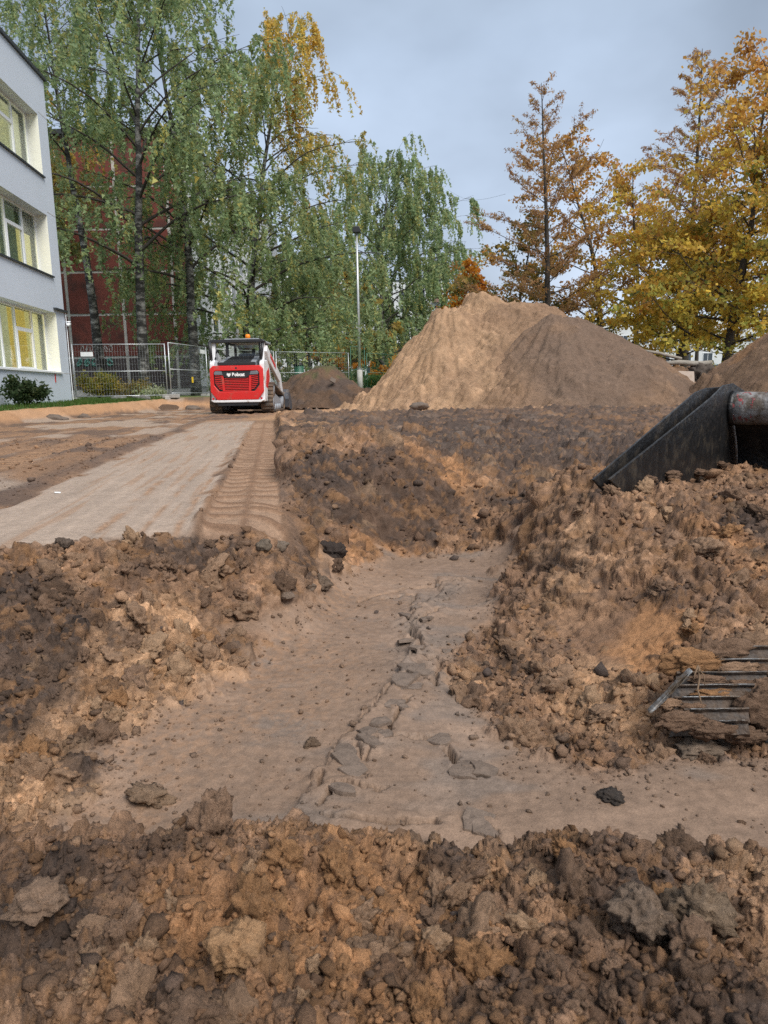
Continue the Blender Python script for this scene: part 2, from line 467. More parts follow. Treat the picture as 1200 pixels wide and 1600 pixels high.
pale_l = sstep(fbm(GX * 0.55, GY * 0.28, 1.2, 3, 61), 0.02, 0.16) * churn_l * sstep(-U, 1.4, 1.7)

grass = sstep(-(GX + 0.02 * (GY - 18)) + 0.25 * perlin(GY * 0.35, GY * 0.05 + 3, 5) + 0.12 * perlin(GY * 1.3, GX * 1.3, 6), 8.12, 8.25)
grass = np.maximum(grass, sstep(GY + 0.5 * perlin(GX * 0.3, GX * 0.1, 9), 27.6, 28.2))
rough = np.clip((1 - flat) * (1 - strip) * (1 - prt) * (1 - 0.8 * prt2) * (1 - 0.8 * prt3) * (1 - pale_l * 0.8), 0, 1) * (1 - grass)
rough = np.where(site > 0.5, rough * 0.13, rough)
H += churn_l * (0.016 * perlin(U * 5.5, GY * 0.35, 17) + 0.010 * perlin(U * 13, GY * 0.9, 18))

for _q in ((960, 1030, 2.2, 0.20), (905, 960, 2.5, 0.16), (1010, 980, 2.3, 0.14), (880, 850, 3.3, 0.18), (600, 830, 4.0, 0.16)):   # faces pressed smooth by the bucket
    _p = P(_q[0], _q[1], _q[2]); rough *= 1 - 0.62 * np.exp(-((GX - _p.x) ** 2 + (GY - _p.y) ** 2) / _q[3] ** 2)
# ---- scraped crust: a slightly raised, broken sheet with cracks
CRK = [G(a, b, FZ) for a, b in ((440,1330),(485,1225),(520,1170),(580,1110),(630,1050),(650,1000),(640,960),(690,930))]
def right_of(x, y):
    xs = np.interp(y, [p.y for p in CRK], [p.x for p in CRK])
    return x - xs
dr = right_of(GX, GY) + 0.02 * perlin(GX * 22, GY * 22, 51) + 0.012 * perlin(GX * 55, GY * 55, 52)
crust = flat * sstep(dr, 0.0, 0.012) * (GY < 3.4)
H += crust * (0.020 * (1 - sstep(dr, 0.05, 0.5)) + 0.003)
cracks = np.zeros_like(H)
def crack(pts, wd, depth, sd):
    global H, cracks
    pp = [G(a, b, FZ) for a, b in pts]
    jx = 0.012 * perlin(GX * 30, GY * 30, sd) + 0.006 * perlin(GX * 90, GY * 90, sd + 1)
    jy = 0.012 * perlin(GX * 30, GY * 30, sd + 2) + 0.006 * perlin(GX * 90, GY * 90, sd + 3)
    d = line_d(GX + jx, GY + jy, pp)
    m = (1 - sstep(d, wd * 0.45, wd * 1.05)) * flat
    cracks = np.maximum(cracks, m); H = H - 2.0 * depth * m
    H = H + 0.007 * np.exp(-((d - wd * 1.8) / 0.02) ** 2) * flat * sstep(perlin(GX * 12, GY * 12, sd + 5), -0.2, 0.3)
crack(((500,1270),(530,1235),(600,1240),(590,1245)), 0.008, 0.02, 70)
crack(((500,1215),(498,1240),(530,1238)), 0.007, 0.018, 72)
crack(((555,1170),(570,1198),(590,1170)), 0.006, 0.014, 74)
crack(((545,1150),(600,1095),(650,1060)), 0.008, 0.018, 76)
crack(((600,1160),(640,1100)), 0.007, 0.016, 78)
crack(((590,1160),(680,1160)), 0.010, 0.014, 80)
crack(((700,1175),(715,1200),(755,1215)), 0.012, 0.022, 82)
crack(((625,1045),(660,1015),(640,985),(690,960)), 0.011, 0.02, 84)
crack(((640,1030),(690,1040),(680,1080)), 0.010, 0.018, 86)
crack(((520,1290),(600,1295),(680,1290)), 0.014, 0.022, 88)
crack(((740,1290),(770,1310)), 0.010, 0.018, 90)
crack(((560,940),(640,915),(720,910)), 0.012, 0.02, 92)
crack(((600,935),(650,925),(640,945)), 0.010, 0.016, 94)
# flakes lifted along the broken ridge
fl = np.exp(-(line_d(GX, GY, [G(a, b, FZ) for a, b in ((640,1060),(650,1000),(640,965),(690,940),(720,910))]) / 0.07) ** 2) * flat
H += fl * (0.022 * np.abs(perlin(GX * 13, GY * 13, 96)) + 0.012 * perlin(GX * 34, GY * 34, 97))
H += flat * (0.0012 * perlin(GX * 9, GY * 30, 98) + 0.004 * perlin(GX * 4, GY * 7, 100) + 0.0016 * perlin(GX * 40, GY * 40, 99))
rip = np.exp(-(line_d(GX, GY, [G(a, b, FZ + .06) for a, b in ((345,1000),(450,962))]) / 0.055) ** 2)
rough *= 1 - 0.9 * rip
H = H * (1 - 0.7 * rip) + 0.7 * rip * (-0.315 + 0.008 * np.sin(GX * 55 + GY * 20))

# ---- lumpy soil
def at_px(px, py, Y): p = P(px, py, Y); return p.x, p.y
big = fbm(GX, GY, 5.0, 4, 101, 0.55)
H += rough * np.clip(0.012 + 0.013 * GY, 0, 0.075) * big
H += rough * np.where(GY < 9, 0.018, 0.03) * (np.abs(perlin(GX * 11, GY * 11, 111)) - 0.25)

# soil colours: blobs of sand, orange subsoil and dark topsoil, in the ground itself
wS = fbm(GX, GY, 1.6, 4, 121, 0.6); wD = fbm(GX, GY, 1.9, 4, 131, 0.6); wO = fbm(GX, GY, 2.3, 4, 141, 0.6)
def blob(px, py, Y, r, k=1.0):
    x, y = at_px(px, py, Y)
    return k * np.exp(-((GX - x) ** 2 + (GY - y) ** 2) / (r * r))
dk = wD * 1.2 - 0.16; og = wO * 1.1 - 0.22; sd_ = wS * 1.1 - 0.25
for q in ((560,770,4.05,.33,1.1),(480,765,3.9,.25,.7),(640,770,4.15,.25,.7),(0,1000,1.8,.22,.7),(0,885,2.1,.25,.9),(170,1060,1.7,.1,.6),(720,700,6,1.2,.7),(900,690,6,1.2,.7),(600,660,9,2,.5),(1000,690,7,1.6,.5),(430,815,3.0,.18,.9),(30,1480,.8,.2,.5),(250,830,2.6,.25,.35),(1130,860,2.5,.25,.25),(880,960,2.4,.1,.4),(800,1050,2.2,.12,.3)):
    dk = dk + blob(*q)
for q in ((600,850,3.95,.32,.9),(450,850,3.2,.2,.4),(1030,930,2.3,.15,.8),(1060,1000,2.07,.10,.35),(900,1080,2.0,.14,.4),(420,1500,.8,.14,.85),(560,1420,.9,.14,.8),(250,1400,.92,.1,.6),(900,1420,.9,.1,.5),(690,730,4.5,.3,.7),(650,690,5.2,.5,.6),(1180,870,2.4,.15,.6),(330,1480,.8,.08,.6),(640,1560,.7,.15,.4)):
    og = og + blob(*q)
for q in ((300,1040,2.05,.20,1.0),(200,1020,2.0,.22,.9),(260,970,2.25,.15,.9),(120,1080,1.8,.2,.7),(60,1150,1.45,.2,.7),(560,915,3.3,.3,.6),(520,680,5.5,.3,.4),(960,1080,1.9,.15,.5),(720,1080,2.1,.12,.6),(900,900,2.6,.15,.5),(450,670,9,.7,.8),(440,640,14,1.2,.9)):
    sd_ = sd_ + blob(*q)
def mixc(c, t, k): return c * (1 - k[..., None]) + t * k[..., None]
C = np.broadcast_to(BROWN, GX.shape + (3,)).copy()
C = mixc(C, TAN, sstep(fbm(GX, GY, 3.0, 3, 151), -0.2, 0.35) * 0.85)
C = mixc(C, SAND, sstep(sd_, -0.05, 0.45) * 0.9)
C = mixc(C, ORANGE, sstep(og, 0.0, 0.5) * 0.68)
C = mixc(C, DARK, sstep(dk, 0.02, 0.5) * 0.88)
mid = sstep(GY, 4.6, 6.0) * chur * (1 - sstep(GY, 14.5, 16.5)) * (1 - site) * sstep(U, 0.2, 0.7)
C = mixc(C, DARK * 1.25, mid * (0.55 + 0.4 * sstep(wD, -0.3, 0.2)))
C = mixc(C, GREYC * 1.1, mid * sstep(wS, 0.1, 0.35) * 0.45)
C = mixc(C, FLOORC * (1 + 0.10 * fbm(GX, GY, 3, 3, 161)[..., None]), flat)
C = mixc(C, GREYC * 1.05, flat * sstep(fbm(GX * 0.8, GY * 1.6, 3.1, 3, 171), 0.08, 0.35) * 0.8)
C = mixc(C, GREYC * 1.05, flat * fl * 0.85)
dust = flat * sstep(-dr + 0.25 * fbm(GX, GY, 4.0, 3, 165), -0.05, 0.45) * sstep(fbm(GX, GY, 26.0, 4, 166, 0.7), -0.18, 0.25)
C = mixc(C, TAN * 0.92, dust * 0.6)
C = mixc(C, FLOORC * 1.35, flat * sstep(fbm(GX, GY * 1.5, 2.6, 3, 181) + blob(900,1270,1.4,.4,.3) + blob(560,920,3.3,.4,.6) - 0.12, 0.0, 0.4) * 0.6)
C = mixc(C, PALE * (1 + 0.10 * fbm(GX * 4, GY, 1.5, 3, 191)[..., None] + 0.20 * fbm(U * 9, GY * 0.35, 1.6, 3, 192)[..., None]), strip)
C = mixc(C, TAN * 0.95, strip * sstep(fbm(U * 12, GY * 0.5, 1.4, 3, 193), 0.12, 0.35) * 0.55)
C = mixc(C, TAN * 0.9, strip * np.clip(gro, 0, 1) * 0.8)
C = mixc(C, BROWN * 1.15, prt * 0.9)  # loose moist print ridges, browned further to stand in for their shadow
C = mixc(C, TAN * 0.75 + PALE * 0.35, np.clip(prt * (1 - lug(0)) * mid_gap, 0, 1) * 0.9)  # pressed pads kept pale against the shade painted on the ridges
C = mixc(C, TAN * 0.85, churn_l * 0.7)
C = mixc(C, DARK * 1.6, churn_l * sstep(fbm(GX * 0.7, GY * 0.35, 1.8, 3, 195), 0.0, 0.25) * 0.75)
C = mixc(C, DARK * 1.8, site * np.exp(-((U + 1.50) / 0.14) ** 2) * 0.7)
C = mixc(C, DARK * 1.9, churn_l * sstep(perlin(U * 5.5, GY * 0.35, 17), 0.05, 0.4) * 0.55)
C = mixc(C, PALE * 0.98, pale_l * 0.85)
C = mixc(C, BROWN * 1.1, np.clip(prt2 + prt3, 0, 1) * 0.8)  # ridges of the other prints: moist soil with shade put into the brown
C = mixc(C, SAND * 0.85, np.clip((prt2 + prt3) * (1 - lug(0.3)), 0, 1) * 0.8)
bankm = sstep(far_level(GX, GY), 0.03, 0.1) * (1 - grass) * (GY < 27)
C = mixc(C, (SAND * 0.6 + ORANGE * 0.4), bankm * 0.85)
C = mixc(C, SAND * 0.95, sstep(GY, 13.5, 15) * (1 - sstep(GY, 20, 23)) * sstep(GX, -3.2, -2.2) * (1 - sstep(GX, 8, 10)) * 0.8)
C = mixc(C, TURF, grass)
C = mixc(C, FLOORC, rip * 0.8)
C *= np.array((1.60, 1.51, 1.43)) * (1 + 0.16 * fbm(GX, GY, 9.0, 3, 201))[..., None]
wet = np.clip(flat * (0.75 + 0.4 * sstep(fbm(GX, GY * 1.4, 2.4, 3, 211), 0.0, 0.4)) + strip * 0.6 + rip * 0.5 + pale_l * .4, 0, 1)

# ---- clods: thousands of rounded lumps grown out of the sheet along its own normals
H += rough * np.clip(0.0016 + 0.0012 * GY, 0, 0.012) * (perlin(GX * 42, GY * 42, 232) * 1.3 * (GY < 8) + perlin(GX * 7, GY * 7, 233) * (GY > 5))
def normals(Z):
    gi = [np.gradient(a, axis=0) for a in (GX, GY, Z)]; gj = [np.gradient(a, axis=1) for a in (GX, GY, Z)]
    n = np.stack([gj[1] * gi[2] - gj[2] * gi[1], gj[2] * gi[0] - gj[0] * gi[2], gj[0] * gi[1] - gj[1] * gi[0]], -1)
    return n / (np.linalg.norm(n, axis=-1, keepdims=True) + 1e-12)
NRM = normals(blur(H, 26))
D = np.zeros_like(H)
na = perlin(GX * 60, GY * 60, 221); nb_ = perlin(GX * 150, GY * 150, 222); nc = perlin(GX * 24, GY * 24, 223); nd = perlin(GX * 9, GY * 9, 224)
def stamp(cx, cy, r, squash, sink, tint, keep):
    fi = row_of(cy)
    di = r * 1.3 / (yy[min(int(fi) + 1, NY - 1)] - yy[min(int(fi), NY - 2)])
    i0, i1 = max(0, int(fi - di)), min(NY - 1, int(fi + di) + 2)
    W_ = WID(cy); fj = (cx / W_ + 1) * 0.5 * (NX - 1); dj = r * 1.3 / W_ * 0.5 * (NX - 1) + abs(fj - NX / 2) * 1.3 * r / cy * 0.6 + 1
    j0, j1 = max(0, int(fj - dj)), min(NX - 1, int(fj + dj) + 2)
    if i1 <= i0 or j1 <= j0 or not (0 <= fj < NX) or fi >= NY - 1: return
    sl = (slice(i0, i1), slice(j0, j1))
    q = (na if r < 0.022 else nc if r < 0.06 else nd)[sl]
    dx, dy, dz = GX[sl] - cx, GY[sl] - cy, H[sl] - H[int(fi), min(NX - 1, int(fj))]
    d2 = (dx * dx + dy * dy + dz * dz) / (r * r) * np.exp(1.5 * q) + 0.30 * nb_[sl]
    cap = r * squash * (np.clip(1 - d2, 0, 1) ** 0.6 - sink)
    hh = D[sl]
    m = (d2 < 1) & (cap > hh)
    if not m.any(): return
    hh[m] = cap[m]
    cc = C[sl]
    cc[m] = cc[m] * keep + tint * (1 - keep)
def scatter_stamps(n, ylo, yhi, rfun, seed, wild=1.0, keep=0.35):
    r_ = np.random.RandomState(seed)
    ys = np.exp(r_.uniform(math.log(ylo), math.log(yhi), n)); s2 = r_.uniform(-0.98, 0.98, n)
    for k in range(n):
        cy = ys[k]; cx = s2[k] * WID(cy)
        i = min(NY - 1, int(row_of(cy))); j = int((s2[k] + 1) * 0.5 * (NX - 1))
        rr = rough[i, j]
        if rr < 0.15 or r_.rand() > rr: continue
        t = C[i, j] * r_.uniform(1 - 0.25 * wild, 1 + 0.25 * wild)
        v = r_.rand() / wild
        if v < 0.07: t = DARK * r_.uniform(1.0, 2.0)
        elif v < 0.13: t = ORANGE * r_.uniform(0.75, 1.05)
        elif v < 0.20: t = SAND * r_.uniform(0.65, 0.95)
        stamp(cx, cy, rfun(r_, cy), r_.uniform(0.55, 0.95), r_.uniform(0.0, 0.35), t, keep)
scatter_stamps(1200, 0.45, 5.0, lambda r_, y: (0.018 + 0.009 * y) * r_.uniform(0.6, 1.6), 1)
scatter_stamps(7000, 0.42, 6.5, lambda r_, y: (0.0065 + 0.0052 * y) * np.exp(r_.normal(0, 0.42)), 2)
scatter_stamps(8000, 0.42, 6.5, lambda r_, y: (0.0035 + 0.0034 * y) * np.exp(r_.normal(0, 0.3)), 3)
scatter_stamps(8000, 4.6, 26, lambda r_, y: (0.012 + 0.0022 * y) * np.exp(r_.normal(0, 0.45)), 4, 0.5, 0.45)
steep = np.clip(1 / np.clip(NRM[..., 2], 0.2, 1) - 1.03, 0, 2) * (GY < 6.5) * (rough > 0.4) * (np.abs(GX) < 0.62 * GY + 0.1)
_pr = (steep / steep.sum()).ravel(); _r5 = np.random.RandomState(55)
for _k in _r5.choice(steep.size, 3500, p=_pr):
    _i, _j = divmod(_k, NX); _y = GY[_i, _j]
    stamp(GX[_i, _j], _y, (0.006 + 0.0052 * _y) * math.exp(_r5.normal(0, 0.5)), _r5.uniform(0.5, 0.95), _r5.uniform(0, 0.3), C[_i, _j] * _r5.uniform(0.72, 1.28), 0.35)
_h3 = np.random.RandomState(91).rand(4, 4096)
def cell3(x, y, z, f, sd):
    """nearest and second-nearest feature distance, and the nearest cell's id"""
    x = x * f + sd * 3.7; y = y * f - sd * 1.3; z = z * f + sd * 2.1
    xi, yi, zi = (np.floor(q).astype(np.int64) for q in (x, y, z))
    f1 = np.full(x.shape, 9.0); f2 = f1.copy(); tilt = np.zeros(x.shape); cid = np.zeros(x.shape, np.int64)
    for a in (-1, 0, 1):
        for b in (-1, 0, 1):
            for c in (-1, 0, 1):
                h = ((xi + a) * 73856093 ^ (yi + b) * 19349663 ^ (zi + c) * 83492791) & 4095
                d = (xi + a + _h3[0][h] - x) ** 2 + (yi + b + _h3[1][h] - y) ** 2 + (zi + c + _h3[2][h] - z) ** 2
                n1 = d < f1
                f2 = np.where(n1, f1, np.minimum(f2, d)); cid = np.where(n1, h, cid); f1 = np.where(n1, d, f1)
                tl = (xi + a + _h3[0][h] - x) * (_h3[2][h] - 0.5) + (yi + b + _h3[1][h] - y) * (_h3[3][h] - 0.5) * 1.4 + (zi + c + _h3[2][h] - z) * (_h3[0][h] - 0.5)
                tilt = np.where(n1, tl, tilt)
    return np.sqrt(f1), np.sqrt(f2), cid, tilt
def cells(sel, f, amp, sd, tint, warp):
    x, y, z = GX[sel], GY[sel], H[sel] + D[sel]
    wx = x + warp * perlin(x * 1.7 / warp * 0.1, (y + z) * 1.7 / warp * 0.1, sd); wy = y + warp * perlin((x + z) * 1.7 / warp * 0.1, y * 1.7 / warp * 0.1, sd + 1)
    a, b, k, tl = cell3(wx, wy, z, f, sd)
    rk = _h3[3][k]; edge = sstep(b - a, 0.0, 0.20)
    up = np.where(rk > 0.45, (rk - 0.25) * 1.35, 0.05 + 0.2 * rk)
    D[sel] += amp * rough[sel] * (edge * (up * np.sqrt(np.clip(1 - a * 0.6, 0, 1)) * 1.15 + 1.1 * tl) - 0.22)
    tv = 1 + tint * (_h3[1][k] - 0.5) * 2
    C[sel] *= tv[:, None] ** rough[sel][:, None]
    pk = (_h3[2][k] > 0.92) & (rough[sel] > 0.5); cc = C[sel]
    cc[pk] = cc[pk] * 0.6 + 0.4 * DARK * 1.8
    pk = (_h3[0][k] > 0.92) & (rough[sel] > 0.5); cc[pk] = cc[pk] * 0.5 + 0.5 * ORANGE * 0.9
    C[sel] = cc
vis = rough > 0.12
zone = sstep(fbm(GX, GY, 3.2, 3, 261), -0.25, 0.25)
cells(vis & (GY < 1.25), 15.0, 0.013, 1, 0.16, 0.02)
cells(vis & (GY >= 1.10) & (GY < 5.2), 12.0, 0.016, 2, 0.16, 0.025)
cells(vis & (GY < 1.30), 38.0, 0.0115, 3, 0.20, 0.008)
cells(vis & (GY >= 1.15) & (GY < 5.2), 27.0, 0.0135, 4, 0.20, 0.010)
cells(vis & (GY < 1.5), 95.0, 0.0072, 5, 0.22, 0.004)
cells(vis & (GY >= 1.35) & (GY < 3.6), 60.0, 0.0095, 6, 0.22, 0.005)
cells(vis & (GY >= 3.4) & (GY < 7.5), 36.0, 0.013, 9, 0.20, 0.01)
cells(vis & (GY >= 4.8) & (GY < 16), 4.5, 0.032, 7, 0.14, 0.05)
cells(vis & (GY >= 4.8) & (GY < 16), 13.0, 0.017, 8, 0.14, 0.02)
VX = GX + NRM[..., 0] * D; VY = GY + NRM[..., 1] * D; VZ = H + NRM[..., 2] * D
H = VZ

def hs(x, y):
    """height of the finished sheet"""
    fi = min(max(row_of(max(y, Y0)), 0), NY - 1.001); fj = min(max((x / WID(max(y, Y0)) + 1) * 0.5 * (NX - 1), 0), NX - 1.001)
    i, j = int(fi), int(fj); a, b = fi - i, fj - j
    return float((H[i, j] * (1 - a) + H[i + 1, j] * a) * (1 - b) + (H[i, j + 1] * (1 - a) + H[i + 1, j + 1] * a) * b)
def cs(x, y):
    i = int(min(max(row_of(max(y, Y0)), 0), NY - 1)); j = int(min(max((x / WID(max(y, Y0)) + 1) * 0.5 * (NX - 1), 0), NX - 1))
    return C[i, j]
def rs_at(A, x, y):
    i = int(min(max(row_of(max(y, Y0)), 0), NY - 1)); j = int(min(max((x / WID(max(y, Y0)) + 1) * 0.5 * (NX - 1), 0), NX - 1))
    return A[i, j]
_idx = np.arange(NY * NX).reshape(NY, NX)
_q = np.stack([_idx[:-1, :-1], _idx[:-1, 1:], _idx[1:, 1:], _idx[1:, :-1]], -1).reshape(-1, 4)
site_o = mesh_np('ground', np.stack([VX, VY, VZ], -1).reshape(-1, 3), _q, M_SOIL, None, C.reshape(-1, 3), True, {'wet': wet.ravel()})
tag(site_o, kind='structure')

# ---- ground beyond, out to the horizon
def axis_(a, b, c): return np.unique(np.concatenate([np.linspace(-1400, a, 24), np.linspace(a, b, c), np.linspace(b, 1400, 24)]))
ox, oy = axis_(-40, 40, 60), axis_(-20, 70, 70)
OX, OY = np.meshgrid(ox, oy)
OZ = far_level(OX, OY) * (OX < 60) - 0.10 - 0.5 * (1 - sstep(np.maximum(np.abs(OX) - 3.5, np.abs(OY - 3) - 4.5), 0, 1.2))
OZ = np.where(OY > 50, 0.44, OZ); OZ = np.where(OX < -30, np.maximum(OZ, 0.3), OZ)
OC = np.broadcast_to(TURF, OX.shape + (3,)).copy()
OC = mixc(OC, BROWN, ((OX > -9) & (OX < 30) & (OY < 27)).astype(float))
_i2 = np.arange(OX.size).reshape(OX.shape)
_q2 = np.stack([_i2[:-1, :-1], _i2[:-1, 1:], _i2[1:, 1:], _i2[1:, :-1]], -1).reshape(-1, 4)
tag(mesh_np('terrain', np.stack([OX, OY, OZ], -1).reshape(-1, 3), _q2, M_SOILFAR, None, OC.reshape(-1, 3), True), kind='structure')
# ------------------------------------------------------------------ heaps of sand and soil
def pile(name, label, cx, cy, rad, lobes, colfun, seed, n=230, mat=None, rough_=0.05, group=None, lump=700, lumpr=0.05):
    """a heap: the highest of several cones with flat tops, worn by noise, on a square patch trimmed to its foot"""
    g = np.linspace(-rad, rad, n)
    X, Y = np.meshgrid(g, g); X = X + cx; Y = Y + cy
    wx = X + 0.22 * perlin(X * 0.9, Y * 0.9, seed) ; wy = Y + 0.22 * perlin(X * 0.9, Y * 0.9, seed + 1)
    Z = np.full(X.shape, -1.0)
    who = np.zeros(X.shape, int)
    for k, (lx, ly, z0, rt, sl, ax, ay) in enumerate(lobes):
        dx, dy = wx - lx, wy - ly
        a_ = np.where(dx < 0, ax, 1.0)
        r = np.sqrt((dx * a_) ** 2 + (dy * ay) ** 2)
        r = np.sqrt(r * r + 0.03) - 0.17
        zz = z0 - sl * np.maximum(0, r - rt) - 0.12 * sstep(r, 0, rt + .01) * 0
        who = np.where(zz > Z, k, who)
        d_ = zz - Z
        Z = np.maximum(Z, zz) + 0.06 * np.exp(-(d_ / 0.12) ** 2)
    foot = sstep(Z, -0.1, 0.5)
    Z = np.where(Z < 0.25, 0.25 * np.exp((Z - 0.25) / 0.25) * 1.0, Z)           # run-out at the foot
    Z = Z + foot * rough_ * (fbm(X, Y, 1.6, 4, seed + 5) * 1.6 + 0.55 * fbm(X, Y, 7, 3, seed + 9))
    rill = fbm(np.arctan2(Y - lobes[0][1], X - lobes[0][0]) * 9, np.hypot(X - lobes[0][0], Y - lobes[0][1]) * 0.5, 1.0, 3, seed + 11)
    Z = Z + foot * rough_ * 1.1 * rill
    col = colfun(X, Y, Z, who) * 1.36
    r_ = np.random.RandomState(seed)
    st = g[1] - g[0]
    col = col * (1 - 0.16 * sstep(fbm(X * 0.5 + Z, Y * 0.5 - Z, 1.3, 4, seed + 21), 0.0, 0.3))[..., None]
    for _ in range(260):                                     # lumps that rolled to the foot
        i, j = r_.randint(3, n - 3, 2)
        if not 0.04 < Z[i, j] < 0.55: continue
        r = lumpr * r_.uniform(1.2, 2.8)
        w_ = int(r / st) + 2
        sl_ = (slice(max(0, i - w_), i + w_ + 1), slice(max(0, j - w_), j + w_ + 1))
        d2 = ((X[sl_] - X[i, j]) ** 2 + (Y[sl_] - Y[i, j]) ** 2) / (r * r)
        Z[sl_] += r * 0.6 * np.sqrt(np.clip(1 - d2, 0, 1)); m = d2 < 1; col[sl_][m] = col[sl_][m] * r_.uniform(0.7, 1.15)
    for _ in range(lump):
        i, j = r_.randint(3, n - 3, 2)
        if Z[i, j] < 0.10: continue
        low = 1.15 - min(Z[i, j] / 1.6, 1) * 0.45
        r = lumpr * np.exp(r_.normal(0, .4)) * low
        w_ = int(r / st) + 2
        sl_ = (slice(max(0, i - w_), i + w_ + 1), slice(max(0, j - w_), j + w_ + 1))
        d2 = ((X[sl_] - X[i, j]) ** 2 + (Y[sl_] - Y[i, j]) ** 2) / (r * r)
        Z[sl_] += r * 0.7 * np.sqrt(np.clip(1 - d2, 0, 1))
        m = d2 < 1
        col[sl_][m] = col[sl_][m] * r_.uniform(0.8, 1.2)
    base = np.array([[hs(X[i, j], Y[i, j]) for j in (0, n // 2, n - 1)] for i in (0, n // 2, n - 1)]).mean()
    V = np.stack([X - cx, Y - cy, Z - 0.07], -1).reshape(-1, 3)
    idx = np.arange(n * n).reshape(n, n)
    q = np.stack([idx[:-1, :-1], idx[:-1, 1:], idx[1:, 1:], idx[1:, :-1]], -1).reshape(-1, 4)
    zq = Z.ravel()[q].max(1)
    q = q[zq > 0.045]
    used = np.unique(q); rm = np.full(n * n, -1); rm[used] = np.arange(len(used))
    o = mesh_np(name, V[used], rm[q], mat or M_SOILFAR, None, col.reshape(-1, 3)[used], True)
    o.location = (cx, cy, base)
    tag(o, label, 'pile', group)
    return o

def col_sand(X, Y, Z, who):
    c = np.broadcast_to(SAND * 1.02, X.shape + (3,)).copy()
    c = mixc(c, TAN * 1.0, sstep(fbm(X, Y, 0.8, 4, 301), 0.02, 0.3) * 0.6)
    c = mixc(c, TAN * 0.85, sstep(X + 0.35 * (19.5 - Y) + 0.9 * fbm(X, Y, 0.9, 3, 303), 2.9, 4.0) * 0.85)
    return c * (1 + 0.12 * fbm(X, Y, 6, 3, 305))[..., None]
def col_soil(X, Y, Z, who):
    c = np.broadcast_to((BROWN * 0.7 + GREYC * 0.3) * 1.0, X.shape + (3,)).copy()
    c = mixc(c, TAN * 0.85, sstep(fbm(X, Y, 0.7, 4, 311) - 0.3 * (Z - 0.9), 0.05, 0.5) * 0.75)
    c = mixc(c, TAN * 0.88, sstep(3.6 - X + 0.7 * fbm(X, Y, 1.1, 3, 317), -0.2, 0.9) * 0.85)
    return c * (1 + 0.14 * fbm(X, Y, 6, 3, 315))[..., None]
def col_dark(X, Y, Z, who):
    c = np.broadcast_to(BROWN * 0.75, X.shape + (3,)).copy()
    c = mixc(c, DARK * 1.4, sstep(fbm(X, Y, 1.5, 3, 321), -0.1, 0.3) * 0.8)
    c = mixc(c, TURF, sstep(Z + 0.5 * perlin(X * 3, Y * 3, 323), 1.1, 1.5) * 0.4)
    return c
def col_r(X, Y, Z, who):
    c = np.broadcast_to(TAN * 0.8, X.shape + (3,)).copy()
    c = mixc(c, BROWN * 0.9, sstep(fbm(X, Y, 0.9, 4, 331), -0.1, 0.25) * 0.8)
    c = mixc(c, ORANGE * 0.9, sstep(fbm(X, Y, 0.8, 3, 335), 0.1, 0.3) * 0.5)
    return c
# lobes: x, y, top, flat radius, slope, stretch to -x, stretch in y
pile('sand_pile', 'tall heap of tan sand with a broken crest', 3.0, 19.6, 5.6,
     [(1.75, 19.6, 2.62, 0.42, 0.86, 1.62, 0.95), (2.6, 19.9, 3.10, 0.18, 1.3, 1.5, 0.95), (3.7, 19.9, 2.82, 0.55, 0.70, 1.0, 0.95)], col_sand, 401, n=280, lump=3200, lumpr=0.055, rough_=0.115)
pile('soil_pile', 'grey-brown soil heap tipped against the tall sand heap', 4.9, 18.2, 4.6,
     [(4.5, 18.0, 2.26, 0.30, 0.71, 1.0, 1.0), (5.4, 18.4, 1.9, 0.3, 0.66, 1.0, 1.0)], col_soil, 421, n=230, lump=1800, lumpr=0.045, rough_=0.075)
pile('soil_pile', 'small dark earth mound with turf on top beside the lamp post', -1.95, 24.2, 2.3,
     [(-1.95, 24.3, 1.42, 0.25, 0.82, 1.0, 0.9), (-2.6, 24.5, 1.15, 0.3, 0.8, 1.0, 0.9)], col_dark, 441, n=110, lump=200, lumpr=0.07)
pile('soil_pile', 'brown soil heap rising behind the black digger bucket', 10.1, 14.6, 4.6,
     [(10.1, 14.6, 2.85, 0.5, 0.95, 1.0, 0.8), (8.9, 15.2, 1.2, 0.2, 0.85, 1, 1)], col_r, 461, n=210, lump=1500, lumpr=0.05)
pile('rubble_pile', 'low bank of earth and rubble between the two brown heaps', 9.0, 23.0, 3.0,
     [(8.0, 23.2, 1.35, 0.8, 0.5, 1.0, 1.0), (9.9, 23.0, 1.05, 0.4, 0.7, 1, 1)], col_r, 481, n=110, lump=350, lumpr=0.10, rough_=0.1)
# ------------------------------------------------------------------ buildings
M_RENDER = pmat('pale_render', (0.54, 0.59, 0.66), 0.85, var=0.05, scale=0.5, bump=0.12, bscale=90)
M_REVEAL = pmat('cream_reveal', (0.74, 0.74, 0.66), 0.8, var=0.04)
M_CAP = pmat('dark_flashing', (0.045, 0.05, 0.055), 0.45, metal=0.3)
M_PVC = pmat('white_frame', (0.80, 0.82, 0.84), 0.35, var=0.02)
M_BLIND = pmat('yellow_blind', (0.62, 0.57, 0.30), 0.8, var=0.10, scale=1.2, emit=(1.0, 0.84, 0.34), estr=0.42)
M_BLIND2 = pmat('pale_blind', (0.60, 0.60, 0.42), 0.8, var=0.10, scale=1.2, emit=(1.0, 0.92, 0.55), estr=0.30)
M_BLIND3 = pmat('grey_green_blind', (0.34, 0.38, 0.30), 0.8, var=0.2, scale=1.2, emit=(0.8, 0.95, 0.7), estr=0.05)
M_WARM = pmat('lit_room', (0.70, 0.48, 0.08), 0.8, var=0.15, scale=2, emit=(1.0, 0.72, 0.18), estr=0.38)
M_ROOM = pmat('dim_room', (0.16, 0.18, 0.16), 0.8, var=0.3, scale=1.5)
